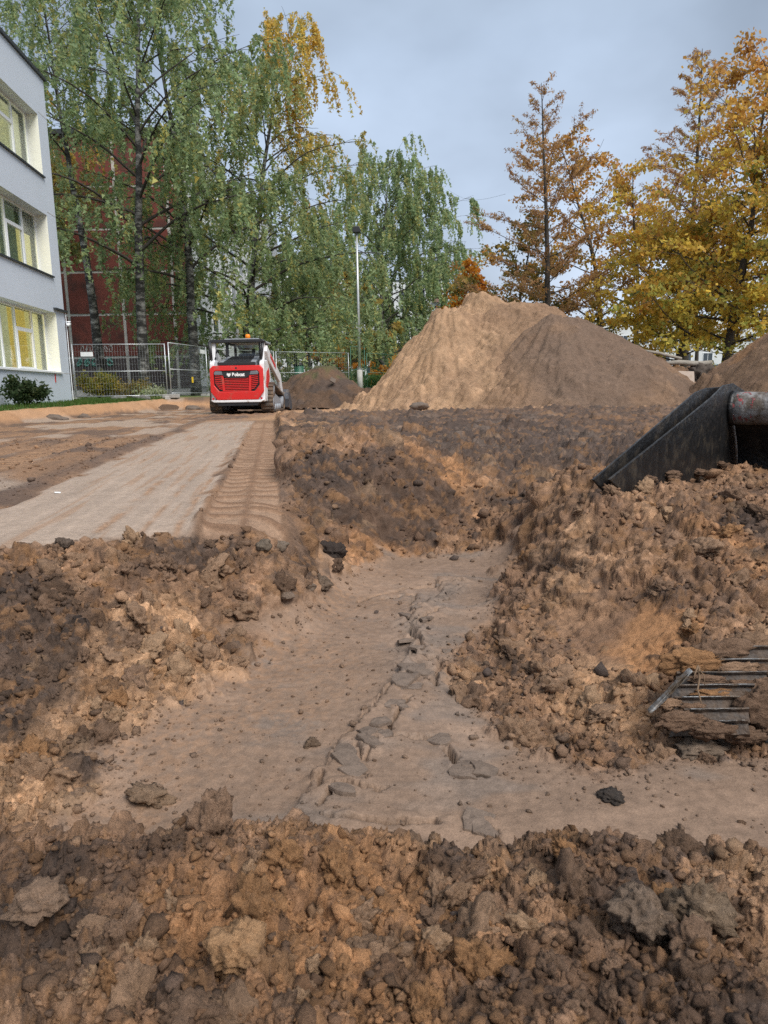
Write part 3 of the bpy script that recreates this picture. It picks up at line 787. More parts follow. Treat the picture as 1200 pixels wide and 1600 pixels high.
M_RED = pmat('red_panel_render', (0.165, 0.043, 0.032), 0.9, var=0.22, scale=1.1, bump=0.3, bscale=25, dirt=((0.075, 0.03, 0.025), 0.35, 0.7))
M_JOINT = pmat('pale_joint', (0.46, 0.44, 0.42), 0.9, var=0.25, scale=3)
M_PANELW = pmat('white_panel', (0.60, 0.61, 0.62), 0.85, var=0.08, scale=0.6)
M_PANELG = pmat('grey_panel', (0.34, 0.35, 0.36), 0.85, var=0.12, scale=0.6)
M_BALC = pmat('brown_balcony', (0.23, 0.14, 0.11), 0.8, var=0.15)
M_ORW = pmat('ochre_wall', (0.55, 0.27, 0.05), 0.85, var=0.1, scale=0.8)
M_TEAL = pmat('teal_spray', (0.10, 0.27, 0.24), 0.7, var=0.3, scale=8)
M_SPRAY = pmat('white_spray', (0.42, 0.40, 0.40), 0.7, var=0.2)
M_PLINTH = pmat('dark_plinth', (0.07, 0.055, 0.055), 0.9, var=0.3, scale=2)

def glass_mat(name, tint, alpha=0.82):
    m = bpy.data.materials.new(name); m.use_nodes = True
    t = m.node_tree; t.nodes.clear(); n, l = t.nodes.new, t.links.new
    tr = n('ShaderNodeBsdfTransparent'); tr.inputs[0].default_value = (*tint, 1)
    gl = n('ShaderNodeBsdfGlossy'); gl.inputs['Roughness'].default_value = 0.03
    fr = n('ShaderNodeLayerWeight'); fr.inputs[0].default_value = 0.25
    mr = n('ShaderNodeMapRange'); mr.inputs['To Min'].default_value = 1 - alpha - 0.12; mr.inputs['To Max'].default_value = 0.75
    l(fr.outputs['Fresnel'], mr.inputs[0])
    mx = n('ShaderNodeMixShader'); o = n('ShaderNodeOutputMaterial')
    l(mr.outputs[0], mx.inputs[0]); l(tr.outputs[0], mx.inputs[1]); l(gl.outputs[0], mx.inputs[2]); l(mx.outputs[0], o.inputs[0])
    return m
M_GLASS = glass_mat('window_glass', (0.90, 0.94, 0.92))
M_DGLASS = pmat('dark_glass', (0.035, 0.045, 0.055), 0.12, var=0.3, scale=0.4, spec=0.6)

# --- white three-storey school, its long facade running back to a corner
SC = P(112, 618, 24.0)
sch_rot = math.atan2(0.082, 1.0)
zb = SC.z
school = empty('school_building', (SC.x, SC.y, zb), sch_rot, 'white rendered three-storey building with deep-set windows and yellow blinds', 'building')
# local frame: the facade is the plane x = 0, y = 0 at the corner, negative y runs along the facade towards the viewer
def loc_y(px, py):
    """facade coordinate of a pixel"""
    d = ray(px, py)
    n = Vector((math.cos(sch_rot), math.sin(sch_rot), 0))
    t = (Vector((SC.x, SC.y, 0)) - Vector((0, 0, CAMZ))).dot(n) / d.dot(n)
    p = Vector((0, 0, CAMZ)) + d * t
    q = p - Vector((SC.x, SC.y, zb))
    return q.dot(Vector((-math.sin(sch_rot), math.cos(sch_rot), 0))), q.z
SCH_H = loc_y(60, 118)[1]
yr = loc_y(92, 540)[0]                                    # right edge of the openings
floors = []
for (s_px, h_px) in (((96, 582), (90, 490)), ((77, 430), (66, 332)), ((62, 272), (50, 170))):
    floors.append((loc_y(*s_px)[1], loc_y(*h_px)[1]))
WL = 6.6                                                  # length of each window band
FAR = -22.0
wl = MB()
th = 0.45
prev = -0.3
for (z0, z1) in floors:
    wl.box(-th, 0, FAR, 0, prev, z0)                      # spandrel
    wl.box(-th, 0, yr, 0, z0, z1)                         # pier at the corner
    wl.box(-th, 0, yr - WL - 1.1, yr - WL, z0, z1)
    wl.box(-th, 0, FAR, yr - 2 * WL - 1.1, z0, z1)
    prev = z1
wl.box(-th, 0, FAR, 0, prev, SCH_H)
wl.box(-14, -th, -0.45, 0, -0.3, SCH_H)                   # end wall
wl.box(-14, -13.6, FAR, -0.45, -0.3, SCH_H)
wl.box(-13.6, -th, FAR, FAR + 0.4, -0.3, SCH_H)
wl.box(-13.6, -th, FAR + 0.4, -0.45, SCH_H - 0.5, SCH_H - 0.2)
for z in (floors[0][0] - 0.9, floors[1][0] - 0.7, floors[2][0] - 0.7):
    wl.box(-13.6, -th, FAR + 0.4, -0.45, z - 0.2, z)      # floor slabs
wl.build('wall', M_RENDER, school)
cp = MB(); cp.box(-14.1, 0.07, FAR - 0.1, 0.08, SCH_H + 0.002, SCH_H + 0.10); cp.build('roof_edge', M_CAP, school)
fl_ = MB(); fl_.box(-0.1, 0.10, -0.95, 0.10, floors[0][1] + 0.10, floors[0][1] + 0.15); fl_.build('ledge', M_CAP, school)
for zz in (floors[0][1] + 0.07, floors[1][1] + 0.12, floors[2][1] + 0.10, floors[0][0] - 0.02):
    jt = MB(); jt.box(0.0005, 0.004, yr + 0.05, -0.02, zz - 0.008, zz + 0.008); jt.build('render_joint', M_JOINT, school)
dp = MB(); dp.tube([(0.05, -0.03, -0.2), (0.05, -0.03, floors[0][1] + 0.08)], 0.012, 6); dp.build('earth_cable', M_PVC, school)
cv = MB(); cv.box(0.0, 0.16, 0.02, 0.06, floors[0][1] - 0.22, floors[0][1] - 0.18); cv.tube([(0.12, 0.08, floors[0][1] - 0.27), (0.12, -0.14, floors[0][1] - 0.31)], 0.05, 10)
cv.build('security_camera', M_PVC, school, True)
hd = MB(); hd.box(0.0, 0.02, loc_y(86, 590)[0] - 0.02, loc_y(86, 590)[0] + 0.03, floors[0][0] - 0.32, floors[0][0] - 0.06); hd.build('red_tag', pmat('red_tag', (0.45, 0.03, 0.03)), school)
rnd = random.Random(5)
widths = [1.02, 1.20, 0.98, 1.10, 1.20, 0.98, 1.1]
for k, (z0, z1) in enumerate(floors):
    for band in range(2):
        y = yr - band * (WL + 1.1)
        yl = y - WL
        sl = MB(); sl.box(-th + 0.06, 0.06, yl - 0.04, y + 0.04, z0 - 0.035, z0 + 0.012)
        win = MB()                                         # outer frame of the band
        win.box(-0.42, -0.35, yl, y, z0 + 0.012, z0 + 0.07); win.box(-0.42, -0.35, yl, y, z1 - 0.06, z1)
        win.box(-0.42, -0.35, y - 0.06, y, z0 + 0.07, z1 - 0.06); win.box(-0.42, -0.35, yl, yl + 0.06, z0 + 0.07, z1 - 0.06)
        wo_ = win.build('window', M_PVC, school)
        sl.build('sill', M_CAP if k else M_PVC, wo_)
        for (q0, q1) in ((y - 0.001, y + 0.002), (yl - 0.002, yl + 0.001)):
            rv = MB(); rv.box(-th + 0.02, -0.003, q0, q1, z0, z1); rv.build('reveal', M_REVEAL, wo_)
        yc = y - 0.06
        for j, wd in enumerate(widths):
            a, b = yc - wd, yc
            if a < yl + 0.03: a = yl + 0.06
            op = (j % 3 == 1)
            fr = MB()
            fr.box(-0.415, -0.345, a - 0.03, a + 0.03, z0 + 0.07, z1 - 0.06)
            zt = z0 + (z1 - z0) * 0.66
            if op:
                fr.box(-0.41, -0.34, a + 0.03, b - 0.03, zt - 0.03, zt + 0.03)
                for (q0, q1) in ((a + 0.03, a + 0.075), (b - 0.075, b - 0.03)): fr.box(-0.40, -0.335, q0, q1, z0 + 0.07, zt - 0.03)
                fr.box(-0.40, -0.335, a + 0.075, b - 0.075, z0 + 0.07, z0 + 0.12); fr.box(-0.40, -0.335, a + 0.075, b - 0.075, zt - 0.075, zt - 0.03)
            fr.build('mullion', M_PVC, wo_)
            g = MB(); g.box(-0.39, -0.384, a + 0.03, b - 0.03, z0 + 0.07, z1 - 0.06); g.build('pane', M_GLASS, wo_)
            bl = MB()
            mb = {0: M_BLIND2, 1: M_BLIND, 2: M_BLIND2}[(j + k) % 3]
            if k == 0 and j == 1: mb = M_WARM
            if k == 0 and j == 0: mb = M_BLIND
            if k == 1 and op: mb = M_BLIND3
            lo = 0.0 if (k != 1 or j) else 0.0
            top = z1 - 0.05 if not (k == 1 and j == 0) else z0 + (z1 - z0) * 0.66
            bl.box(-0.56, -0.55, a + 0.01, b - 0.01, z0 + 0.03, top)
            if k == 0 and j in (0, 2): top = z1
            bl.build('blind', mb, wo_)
            if k == 1 and j == 0:
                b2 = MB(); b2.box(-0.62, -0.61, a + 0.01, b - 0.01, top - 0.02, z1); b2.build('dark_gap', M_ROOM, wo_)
            yc = a
            if yc <= yl + 0.1: break

# --- red panel-clad apartment block seen end on
RC = P(308, 612, 45.0)
RTOP = P(308, 205, 45.0).z - 0.46
RL = P(60, 612, 45.0).x - 3.0 - RC.x                       # left end, local
block = empty('apartment_block', (RC.x, RC.y, 0.46), 0.0, 'dark red panel apartment block with pale joints behind the birches', 'building')
bd = MB(); bd.box(RL, -0.02, 0.12, 22, -0.5, RTOP - 0.05); bd.build('wall', M_JOINT, block)
rows = [P(200, y_, 45.0).z - 0.46 for y_ in (610, 558, 491, 424, 357, 290)] + [RTOP - 0.05]
cols = [RL] + [P(x_, 400, 45.0).x - RC.x for x_ in (98, 186, 266)] + [-0.02]
for i in range(len(rows) - 1):
    for j in range(len(cols) - 1):
        m = MB()
        z0, z1, x0, x1 = rows[i] + 0.09, rows[i + 1] - 0.06, cols[j] + 0.10, cols[j + 1] - 0.10
        m.box(x0, x1, 0.085, 0.12, z0, z1)
        m.build('panel', M_PLINTH if i == 0 else M_RED, block)
rf = MB(); rf.box(RL - 0.2, 0.2, -0.15, 22.2, RTOP - 0.05, RTOP + 0.22); rf.build('roof', M_CAP, block)
sw = MB(); sw.box(-0.02, 0.06, 0.5, 22, 0.6, RTOP - 0.06); sw.build('side_cladding', M_PANELW, block)
for i in range(5):
    for j in range(6):
        zc = 1.6 + i * 2.72
        m = MB(); m.box(0.061, 0.10, 1.6 + j * 3.4, 3.2 + j * 3.4, zc, zc + 1.45)
        f = m.build('window', M_PVC, block)
        m = MB(); m.box(0.101, 0.11, 1.70 + j * 3.4, 3.1 + j * 3.4, zc + 0.1, zc + 1.35); m.build('pane', M_DGLASS, f)
gr = MB(); z_ = rows[0] + 0.55
gx0 = P(148, 566, 45.0).x - RC.x
for t in range(5):
    gr.tube([(gx0 - 1.0 + t * 0.48 + 0.16 * math.sin(a * 1.9 + t), 0.075, P(148, 566, 45).z - 0.46 + 0.22 * math.cos(a * 1.5 + t * 1.3)) for a in np.linspace(0, 5, 12)], 0.06, 4)
gr.build('graffiti', M_TEAL, block)
gr = MB(); gx1 = P(150, 545, 45.0).x - RC.x
for t in range(7):
    gr.tube([(gx1 - 0.9 + t * 0.30 + 0.10 * math.sin(a * 2 + t * 2), 0.075, P(150, 545, 45).z - 0.46 + 0.20 * math.cos(a * 1.7 + t)) for a in np.linspace(0, 4.2, 10)], 0.025, 4)
gr.build('graffiti', M_SPRAY, block)

# --- apartment houses far behind the trees
def slab_block(name, label, x0, x1, Y, ztop, mwall, depth=12, storey=2.8, bay=3.1, balc=(), base=0.4, mbalc=None):
    b = empty(name, (x0, Y, base), 0.0, label, 'building')
    Wd, Hh = x1 - x0, ztop - base
    m = MB(); m.box(0, Wd, 0, depth, -0.3, Hh); m.build('wall', mwall, b)
    m = MB(); m.box(-0.15, Wd + 0.15, -0.12, depth + 0.1, Hh + 0.002, Hh + 0.25); m.build('roof', M_CAP, b)
    nb, ns = max(1, int(Wd / bay)), max(1, int(Hh / storey))
    for i in range(ns):
        for j in range(nb):
            xa, za = j * Wd / nb + 0.75, i * storey + 0.95
            if xa + 1.6 > Wd: continue
            m = MB(); m.box(xa, xa + 1.55, -0.05, -0.002, za, za + 1.4); f = m.build('window', M_PVC, b)
            m = MB(); m.box(xa + 0.08, xa + 0.74, -0.06, -0.051, za + 0.08, za + 1.32); m.box(xa + 0.80, xa + 1.47, -0.06, -0.051, za + 0.08, za + 1.32); m.build('pane', M_DGLASS, f)
            if j in balc:
                m = MB(); m.box(xa - 0.6, xa + 2.1, -1.1, -0.065, za - 0.95, za - 0.82); m.box(xa - 0.6, xa + 2.1, -1.1, -1.04, za - 0.82, za + 0.10)
                m.build('balcony', mbalc or M_BALC, b)
    return b
def X_at(px, Y): return P(px, 560, Y).x
slab_block('apartment_block', 'white apartment house with brown balconies beyond the lamp post', X_at(440, 95), X_at(548, 95), 95, P(500, 415, 95).z, M_PANELW, balc=(2, 5, 8))
slab_block('apartment_block', 'tall grey concrete apartment block rising behind the yellow-topped birch', X_at(372, 120), X_at(425, 120), 120, P(400, 345, 120).z, M_PANELG, balc=(1,), mbalc=M_PANELW)
slab_block('apartment_block', 'low ochre building behind the clipped hedge', X_at(578, 80), X_at(655, 80), 80, P(600, 540, 80).z, M_ORW)
slab_block('apartment_block', 'long pale building standing beyond the oaks', X_at(890, 110), X_at(1290, 110), 110, P(1050, 500, 110).z, M_PANELW)
slab_block('apartment_block', 'pale apartment house far beyond the small dark mound', X_at(460, 140), X_at(700, 140), 140, P(600, 440, 140).z, M_PANELW, balc=(3, 8))
# ------------------------------------------------------------------ fence, lamp, hedge, debris, parked cars
M_GALV = pmat('galvanised_steel', (0.52, 0.54, 0.56), 0.4, metal=0.55, var=0.1)
M_CONC = pmat('concrete', (0.36, 0.35, 0.33), 0.9, var=0.2, scale=6, bump=0.4, bscale=30)
M_GREENP = pmat('green_post', (0.02, 0.10, 0.06), 0.5, var=0.15)
M_WHITEP = pmat('white_plate', (0.72, 0.74, 0.74), 0.5)
M_YEL = pmat('yellow_clip', (0.75, 0.50, 0.02), 0.5)
M_BLACK = pmat('black_plastic', (0.018, 0.018, 0.020), 0.45, var=0.2)
def zg(x, y): return hs(x, y) if abs(x) < WID(y) * 0.98 and y < 49 else 0.45

def fence_panel(a, b, label, sign=None, zoff=0.0, hgt=2.0, green=False, tagy=None, group='mesh fence panels'):
    """one temporary fence panel standing between two points"""
    a = Vector(a); b = Vector(b); L_ = (b - a).length
    r = empty('fence_panel', (a.x, a.y, zoff), math.atan2(b.y - a.y, b.x - a.x), label, 'fence', group)
    dz = (b.z - a.z)
    mt = M_GREENP if green else M_GALV
    for x in (0.03, L_ - 0.03):
        m = MB(); m.tube([(x, 0, 0.06), (x, 0, hgt)], 0.021, 8); m.build('post', mt, r, True)
    for z in (0.14, hgt * 0.51, hgt - 0.02):
        m = MB(); m.tube([(0.05, 0, z), (L_ - 0.05, 0, z)], 0.016, 6); m.build('rail', mt, r, True)
    m = MB()
    nx = int(L_ / 0.10)
    for i in range(1, nx):
        x = 0.05 + (L_ - 0.1) * i / nx; m.tube([(x, 0.012, 0.15), (x, 0.012, hgt - 0.04)], 0.0021, 3, False)
    for i in range(1, 8):
        z = 0.15 + (hgt - 0.2) * i / 8; m.tube([(0.05, 0.016, z), (L_ - 0.05, 0.016, z)], 0.0021, 3, False)
    o = m.build('wire_mesh', mt, r); o['kind'] = 'stuff'
    for x in (0.0, L_):
        m = MB(); m.box(x - 0.11, x + 0.11, -0.32, 0.32, -0.04, 0.10); m.build('foot', M_CONC, r, bevel=0.02)
    if sign:
        m = MB(); m.box(L_ * sign[0] - 0.22, L_ * sign[0] + 0.22, -0.03, -0.022, sign[1], sign[1] + 0.16); m.build('sign_plate', M_WHITEP, r)
    if tagy:
        m = MB(); m.box(L_ * tagy - 0.06, L_ * tagy + 0.08, -0.035, -0.03, 0.55, 0.78); m.build('tag', M_YEL, r)
    return r
def fp(px, Y): p = P(px, 600, Y); return Vector((p.x, p.y, 0))
zf = 0.40
fence_panel(fp(116, 27.0), fp(262, 27.6), 'steel mesh fence panel meeting the white building corner', (0.16, 1.62), zg(-11, 27) + 0.0, 2.08)
fence_panel(fp(266, 27.4), fp(325, 30.5), 'steel mesh fence panel angled back with a yellow tag', (0.88, 1.75), zg(-8, 28), 2.05, tagy=0.55)
fence_panel(fp(330, 30.6), fp(430, 33.5), 'steel mesh fence panel standing behind the red loader', None, 0.46)
fence_panel(fp(432, 33.6), fp(546, 35.8), 'steel mesh fence panel behind the small dark mound', None, 0.46)
fence_panel(fp(548, 35.6), fp(571, 36.2), 'narrow green mesh fence panel at the lamp post', None, 0.46, 2.3, True, group=None)
fence_panel(fp(573, 36.4), fp(640, 39.0), 'green mesh fence panel in front of the clipped hedge', None, 0.46, 2.0, True, group=None)

# lamp post
lp = P(562.5, 600, 34.0)
ztop = P(560, 356, 34.0).z - 0.46
lamp = empty('street_lamp', (lp.x, lp.y, 0.46), 0, 'slim grey street lamp with a small black head', 'street lamp')
m = MB(); m.tube([(0, 0, 0.9), (0, 0, ztop * 0.55), (0, 0, ztop - 0.2)], [0.075, 0.06, 0.045], 12); m.build('pole', M_GALV, lamp, True)
m = MB(); m.tube([(0, 0, -0.05), (0, 0, 1.1)], 0.13, 12); m.build('base', M_CONC, lamp, True)
m = MB(); m.prism([(-0.16, 0), (0.16, 0), (0.20, 0.10), (0.13, 0.26), (-0.13, 0.26), (-0.20, 0.10)], 'y', -0.16, 0.16, Matrix.Translation((0, 0, ztop - 0.22))); m.build('lamp_head', M_BLACK, lamp, bevel=0.02)

# dark green post (litter bin) behind the fence
bp_ = P(468, 600, 37.0)
bn = empty('litter_bin', (bp_.x, bp_.y, 0.46), 0, 'dark green upright bin behind the mesh fence', 'bin')
m = MB(); m.tube([(0, 0, 0), (0, 0, 1.45)], [0.24, 0.26], 14); m.build('body', M_GREENP, bn, True)
m = MB(); m.tube([(0, 0, 1.46), (0, 0, 1.52), (0, 0, 1.60)], [0.28, 0.27, 0.12], 14); m.build('lid', M_BLACK, bn, True)

# rubble beside the heaps
M_BOARD = pmat('pale_board', (0.40, 0.32, 0.265), 0.85, var=0.08, scale=3, dirt=((0.30, 0.22, 0.15), 0.25, 3))
M_WOOD = pmat('weathered_wood', (0.26, 0.235, 0.20), 0.9, var=0.25, scale=9, bump=0.5, bscale=18)
M_ROOT = pmat('root_tangle', (0.07, 0.055, 0.045), 0.95, var=0.35, scale=12, bump=1.0, bscale=14)
M_STONE = pmat('field_stone', (0.15, 0.145, 0.14), 0.85, var=0.2, scale=8, bump=0.5, bscale=22)
M_ROCKB = pmat('brown_rock', (0.13, 0.10, 0.08), 0.9, var=0.2, scale=8, bump=0.5, bscale=22)
def lump(name, c, r, seed, mat, sx=1, sy=1, sz=1, sub=4, amp=0.28, parent=None, rough2=0.10, col=None):
    bm = bmesh.new(); bmesh.ops.create_icosphere(bm, subdivisions=sub, radius=1.0)
    V = np.array([v.co[:] for v in bm.verts])
    def n3(f, sd): return (perlin(V[:, 0] * f + sd, V[:, 1] * f, sd) + perlin(V[:, 1] * f, V[:, 2] * f + sd, sd + 1) + perlin(V[:, 2] * f, V[:, 0] * f - sd, sd + 2)) * 0.62
    n = n3(1.15, seed) + 0.5 * n3(2.3, seed + 4)
    n2 = (0.5 - np.abs(n3(3.6, seed + 8))) + 0.8 * n3(6.5, seed + 12) + 0.5 * n3(12.0, seed + 16)
    V = V * (1 + amp * n + rough2 * n2)[:, None] * np.array((sx, sy, sz)) * r
    for v, q in zip(bm.verts, V): v.co = q
    me = bpy.data.meshes.new(name); bm.to_mesh(me); bm.free()
    for p in me.polygons: p.use_smooth = True
    me.materials.append(mat)
    if col is not None:
        a = me.color_attributes.new('col', 'FLOAT_COLOR', 'POINT')
        tn = 1 + 0.35 * fbm(V[:, 0] / r * 1.5, V[:, 1] / r * 1.5 + V[:, 2] / r, 1.5, 3, seed + 9)
        c4 = np.ones((len(V), 4), np.float32); c4[:, :3] = np.array(col)[None] * tn[:, None]
        a.data.foreach_set('color', c4.ravel())
    o = bpy.data.objects.new(name, me); COL.objects.link(o)
    o.location = c
    if parent: o.parent = parent
    return o
bq = P(1064, 590, 20.5)
m = MB(); m.box(-0.36, 0.36, -0.04, 0.04, -0.19, 0.19); o = m.build('board', M_BOARD, None, bevel=0.008)
o.location = bq; o.rotation_euler = (math.radians(-24), math.radians(3), math.radians(-6)); tag(o, 'pale rectangular board leaning on the earth between two heaps', 'board')
q = P(1075, 569, 21.6)
m = MB(); m.tube([(-0.9, 0, 0.02), (-0.3, 0, 0.06), (0.4, 0.05, 0.0), (0.75, 0.1, 0.05)], [0.05, 0.075, 0.085, 0.06], 9); o = m.build('log', M_WOOD, None, True); o.location = q; tag(o, 'weathered grey log lying over the root tangle', 'log')
q = P(1030, 556, 22.5)
m = MB(); m.tube([(-0.8, 0, 0.22), (0, 0, 0.08), (0.7, 0.0, -0.10)], [0.04, 0.05, 0.05], 7); o = m.build('branch', M_WOOD, None, True); o.location = q; tag(o, 'pale bare branch lying along the rubble bank', 'branch')
q = P(1093, 590, 21.8); o = lump('root_tangle', q, 0.42, 13, M_ROOT, 0.95, 0.8, 0.95, 4, 0.4, None, 0.3); tag(o, 'dark tangled root ball beside the pale board', 'root ball')
q = P(502, 589, 22.9)
m = MB(); m.box(-0.09, 0.09, -0.02, 0.02, -0.08, 0.08); o = m.build('tile', M_ROCKB, None); o.location = P(520, 594, 23.05); o.rotation_euler = (-0.6, 0.5, 0.2); tag(o, 'broken concrete tile stuck in the small dark mound', 'tile')
o = lump('stone', P(655, 636, 15.2), 0.17, 21, M_ROCKB, 1.2, 0.9, 0.6, 3, 0.5, None, 0.08); tag(o, 'flat grey stone slab at the foot of the sand heap', 'stone')

# stones and bits along the turf edge near the fence
for k, (px, py, Y, r, lb) in enumerate(((185, 610, 26.5, 0.18, 'rounded grey boulder below the mesh fence'), (222, 609, 26.4, 0.20, 'pale boulder next to the white-leaved plant'), (297, 617, 25.6, 0.17, 'broken kerb stone at the turf end'), (85, 636, 16.6, 0.16, 'slate-grey kerb slab sticking out of the bank'), (130, 632, 18, 0.11, 'small grey slab in the cut bank'))):
    p = P(px, py, Y); o = lump('boulder', (p.x, p.y, zg(p.x, p.y) + r * 0.2), r, 30 + k, M_STONE if k < 2 else M_ROCKB, 1.4, 0.8, 0.62, 3, 0.5, None, 0.10); tag(o, lb, 'stone')

# parked cars far off behind the oak trunks
def car(loc, rz, color, label):
    r = empty('parked_car', loc, rz, label, 'car')
    cm = pmat('car_paint_' + label.split()[0], color, 0.25, var=0.03)
    prof = [(-2.1, 0.35), (-2.15, 0.75), (-1.95, 0.95), (-1.25, 1.02), (-0.75, 1.42), (0.75, 1.46), (1.35, 1.05), (2.0, 0.92), (2.15, 0.65), (2.1, 0.35)]
    m = MB(); m.prism(prof, 'y', -0.85, 0.85); m.build('body', cm, r, bevel=0.06)
    for s in (-1, 1):
        m = MB(); m.prism([(-1.1, 1.03), (-0.70, 1.36), (0.68, 1.39), (1.16, 1.06)], 'y', s * 0.851, s * 0.862); m.build('side_window', M_DGLASS, r)
        for x in (-1.35, 1.35):
            m = MB(); m.tube([(x, s * 0.70, 0.32), (x, s * 0.88, 0.32)], 0.32, 16); wh = m.build('wheel', M_BLACK, r, True)
            m = MB(); m.tube([(x, s * 0.881, 0.32), (x, s * 0.89, 0.32)], 0.19, 12); m.build('rim', M_GALV, wh)
    m = MB(); m.prism([(-1.29, 1.03), (-0.80, 1.41), (-0.78, 1.40), (-1.25, 1.02)], 'y', -0.7, 0.7); m.build('windscreen', M_DGLASS, r)
    return r
q = P(1092, 570, 46); car((q.x, 46, 0.44), 0.1, (0.03, 0.10, 0.10), 'teal car parked behind the oak trunk')
q = P(1130, 570, 52); car((q.x, 52, 0.44), 0.0, (0.55, 0.57, 0.58), 'silver car parked farther back behind the oak trunk')
q = P(940, 545, 48); car((q.x, 48, 0.44), 0.2, (0.45, 0.47, 0.50), 'pale grey car parked beyond the grey-brown heap')
# ------------------------------------------------------------------ compact track loader seen from behind
M_LRED = pmat('loader_red', (0.60, 0.022, 0.020), 0.38, var=0.05, dirt=((0.30, 0.10, 0.07), 0.16, 4))
M_LWHITE = pmat('loader_white', (0.74, 0.75, 0.77), 0.38, var=0.03, dirt=((0.32, 0.25, 0.19), 0.20, 3))
M_LBLACK = pmat('loader_black', (0.020, 0.021, 0.024), 0.42, var=0.2)
M_LGREY = pmat('loader_grey', (0.27, 0.29, 0.32), 0.45, var=0.08)
M_RUB = pmat('track_rubber', (0.065, 0.055, 0.048), 0.9, var=0.3, scale=10, dirt=((0.17, 0.115, 0.075), 0.5, 6))
M_LENS = pmat('smoked_lens', (0.16, 0.17, 0.19), 0.2, var=0.15)
M_AMBER = pmat('amber_lens', (0.85, 0.24, 0.01), 0.3, var=0.05)
M_REFL = pmat('red_reflector', (0.50, 0.01, 0.02), 0.25)
M_BUCKETG = pmat('bucket_grey', (0.10, 0.11, 0.13), 0.45, metal=0.3, var=0.2, dirt=((0.30, 0.22, 0.15), 0.2, 4))
lq = P(373, 640, 19.0)
ld = empty('track_loader', (lq.x, 19.0, hs(lq.x, 19.3) + 0.02), math.radians(-1.5), 'red and white compact track loader with amber beacon on its cab', 'loader')
# main body: white side shoulders, lower tub
m = MB()
m.prism([(0.02, 0.30), (0.02, 1.30), (0.10, 1.37), (0.75, 1.42), (0.95, 1.10), (0.95, 0.30)], 'x', -0.72, -0.60)
m.prism([(0.02, 0.30), (0.02, 1.30), (0.10, 1.37), (0.75, 1.42), (0.95, 1.10), (0.95, 0.30)], 'x', 0.60, 0.72)
m.box(-0.60, 0.60, 0.04, 0.94, 0.32, 1.22)
m.build('body', M_LWHITE, ld, bevel=0.02)
m = MB(); m.box(-0.50, 0.50, 0.30, 2.35, 0.26, 0.85); m.build('chassis', M_LBLACK, ld, bevel=0.02)
m = MB(); m.prism([(-0.72, 0.345), (-0.62, 0.285), (0.62, 0.285), (0.72, 0.345)], 'y', -0.09, 0.02); bmp = m.build('bumper', M_LWHITE, ld, bevel=0.012)
for s in (-1, 1):
    m = MB(); m.tube([(s * 0.645, -0.075, 0.385), (s * 0.645, -0.097, 0.385)], 0.028, 14); m.build('reflector', M_REFL, ld)
m = MB(); m.prism([(-0.58, 0.283), (-0.52, 0.20), (0.52, 0.20), (0.58, 0.283)], 'y', -0.05, 0.35); m.build('belly_plate', M_LBLACK, ld)
# tailgate: a frame of red round a slotted grille
out = [(-0.705, 1.16), (-0.63, 1.245), (0.63, 1.245), (0.705, 1.16), (0.705, 0.56), (0.54, 0.352), (-0.54, 0.352), (-0.705, 0.56)]
inn = [(-0.605, 1.06), (-0.56, 1.11), (0.56, 1.11), (0.605, 1.06), (0.605, 0.74), (0.47, 0.575), (-0.47, 0.575), (-0.605, 0.74)]
tg = MB()
n_ = 8
vs = [Vector((p[0], -0.075, p[1])) for p in out] + [Vector((p[0], -0.085, p[1])) for p in inn] + [Vector((p[0], 0.03, p[1])) for p in out] + [Vector((p[0], -0.02, p[1])) for p in inn]
fs = []
for i in range(n_):
    j = (i + 1) % n_
    fs += [(i, j, n_ + j, n_ + i), (i, 2 * n_ + i, 2 * n_ + j, j), (n_ + i, n_ + j, 3 * n_ + j, 3 * n_ + i), (2 * n_ + i, 3 * n_ + i, 3 * n_ + j, 2 * n_ + j)]
tg.add(vs, fs)
gate = tg.build('tailgate', M_LRED, ld, bevel=0.018, seg=3)
m = MB(); m.prism(inn, 'y', -0.028, -0.022); m.build('grille_back', M_LBLACK, gate)
for i in range(8):
    z = 0.590 + i * 0.044
    m = MB(); m.box(-0.315, 0.315, -0.074, -0.045, z, z + 0.023); m.build('slat', M_LRED, gate)
for s in (-1, 1):
    for i in range(8):
        z = 0.635 + i * 0.048
        w_ = 0.57 - max(0, (0.76 - z)) * 0.75
        m = MB(); m.prism([(s * 0.385, z - 0.010), (s * w_, z + 0.012), (s * w_, z + 0.034), (s * 0.385, z + 0.012)], 'y', -0.076, -0.050); m.build('slat', M_LRED, gate)
    m = MB(); m.prism([(s * 0.315, 0.580), (s * 0.375, 0.580), (s * 0.395, 0.99), (s * 0.335, 0.99)], 'y', -0.081, -0.04); m.build('grille_bar', M_LRED, gate)
m = MB(); m.prism([(-0.40, 1.075), (-0.335, 0.965), (-0.26, 0.925), (0.26, 0.925), (0.335, 0.965), (0.40, 1.075), (0.36, 1.088), (-0.36, 1.088)], 'y', -0.094, -0.03); plate = m.build('name_plate', M_LBLACK, gate)
for s in (-1, 1):
    m = MB(); m.prism([(s * 0.355, 1.005), (s * 0.385, 1.095), (s * 0.55, 1.105), (s * 0.595, 1.06), (s * 0.575, 1.01)], 'y', -0.096, -0.03); m.build('rear_light', M_LENS, gate, bevel=0.006)
m = MB(); m.tube([(0, -0.070, 1.175), (0, -0.082, 1.175)], 0.028, 14); m.build('lock', M_LBLACK, gate)
M_LETTER = pmat('white_letter', (0.82, 0.82, 0.82), 0.5, var=0.0)
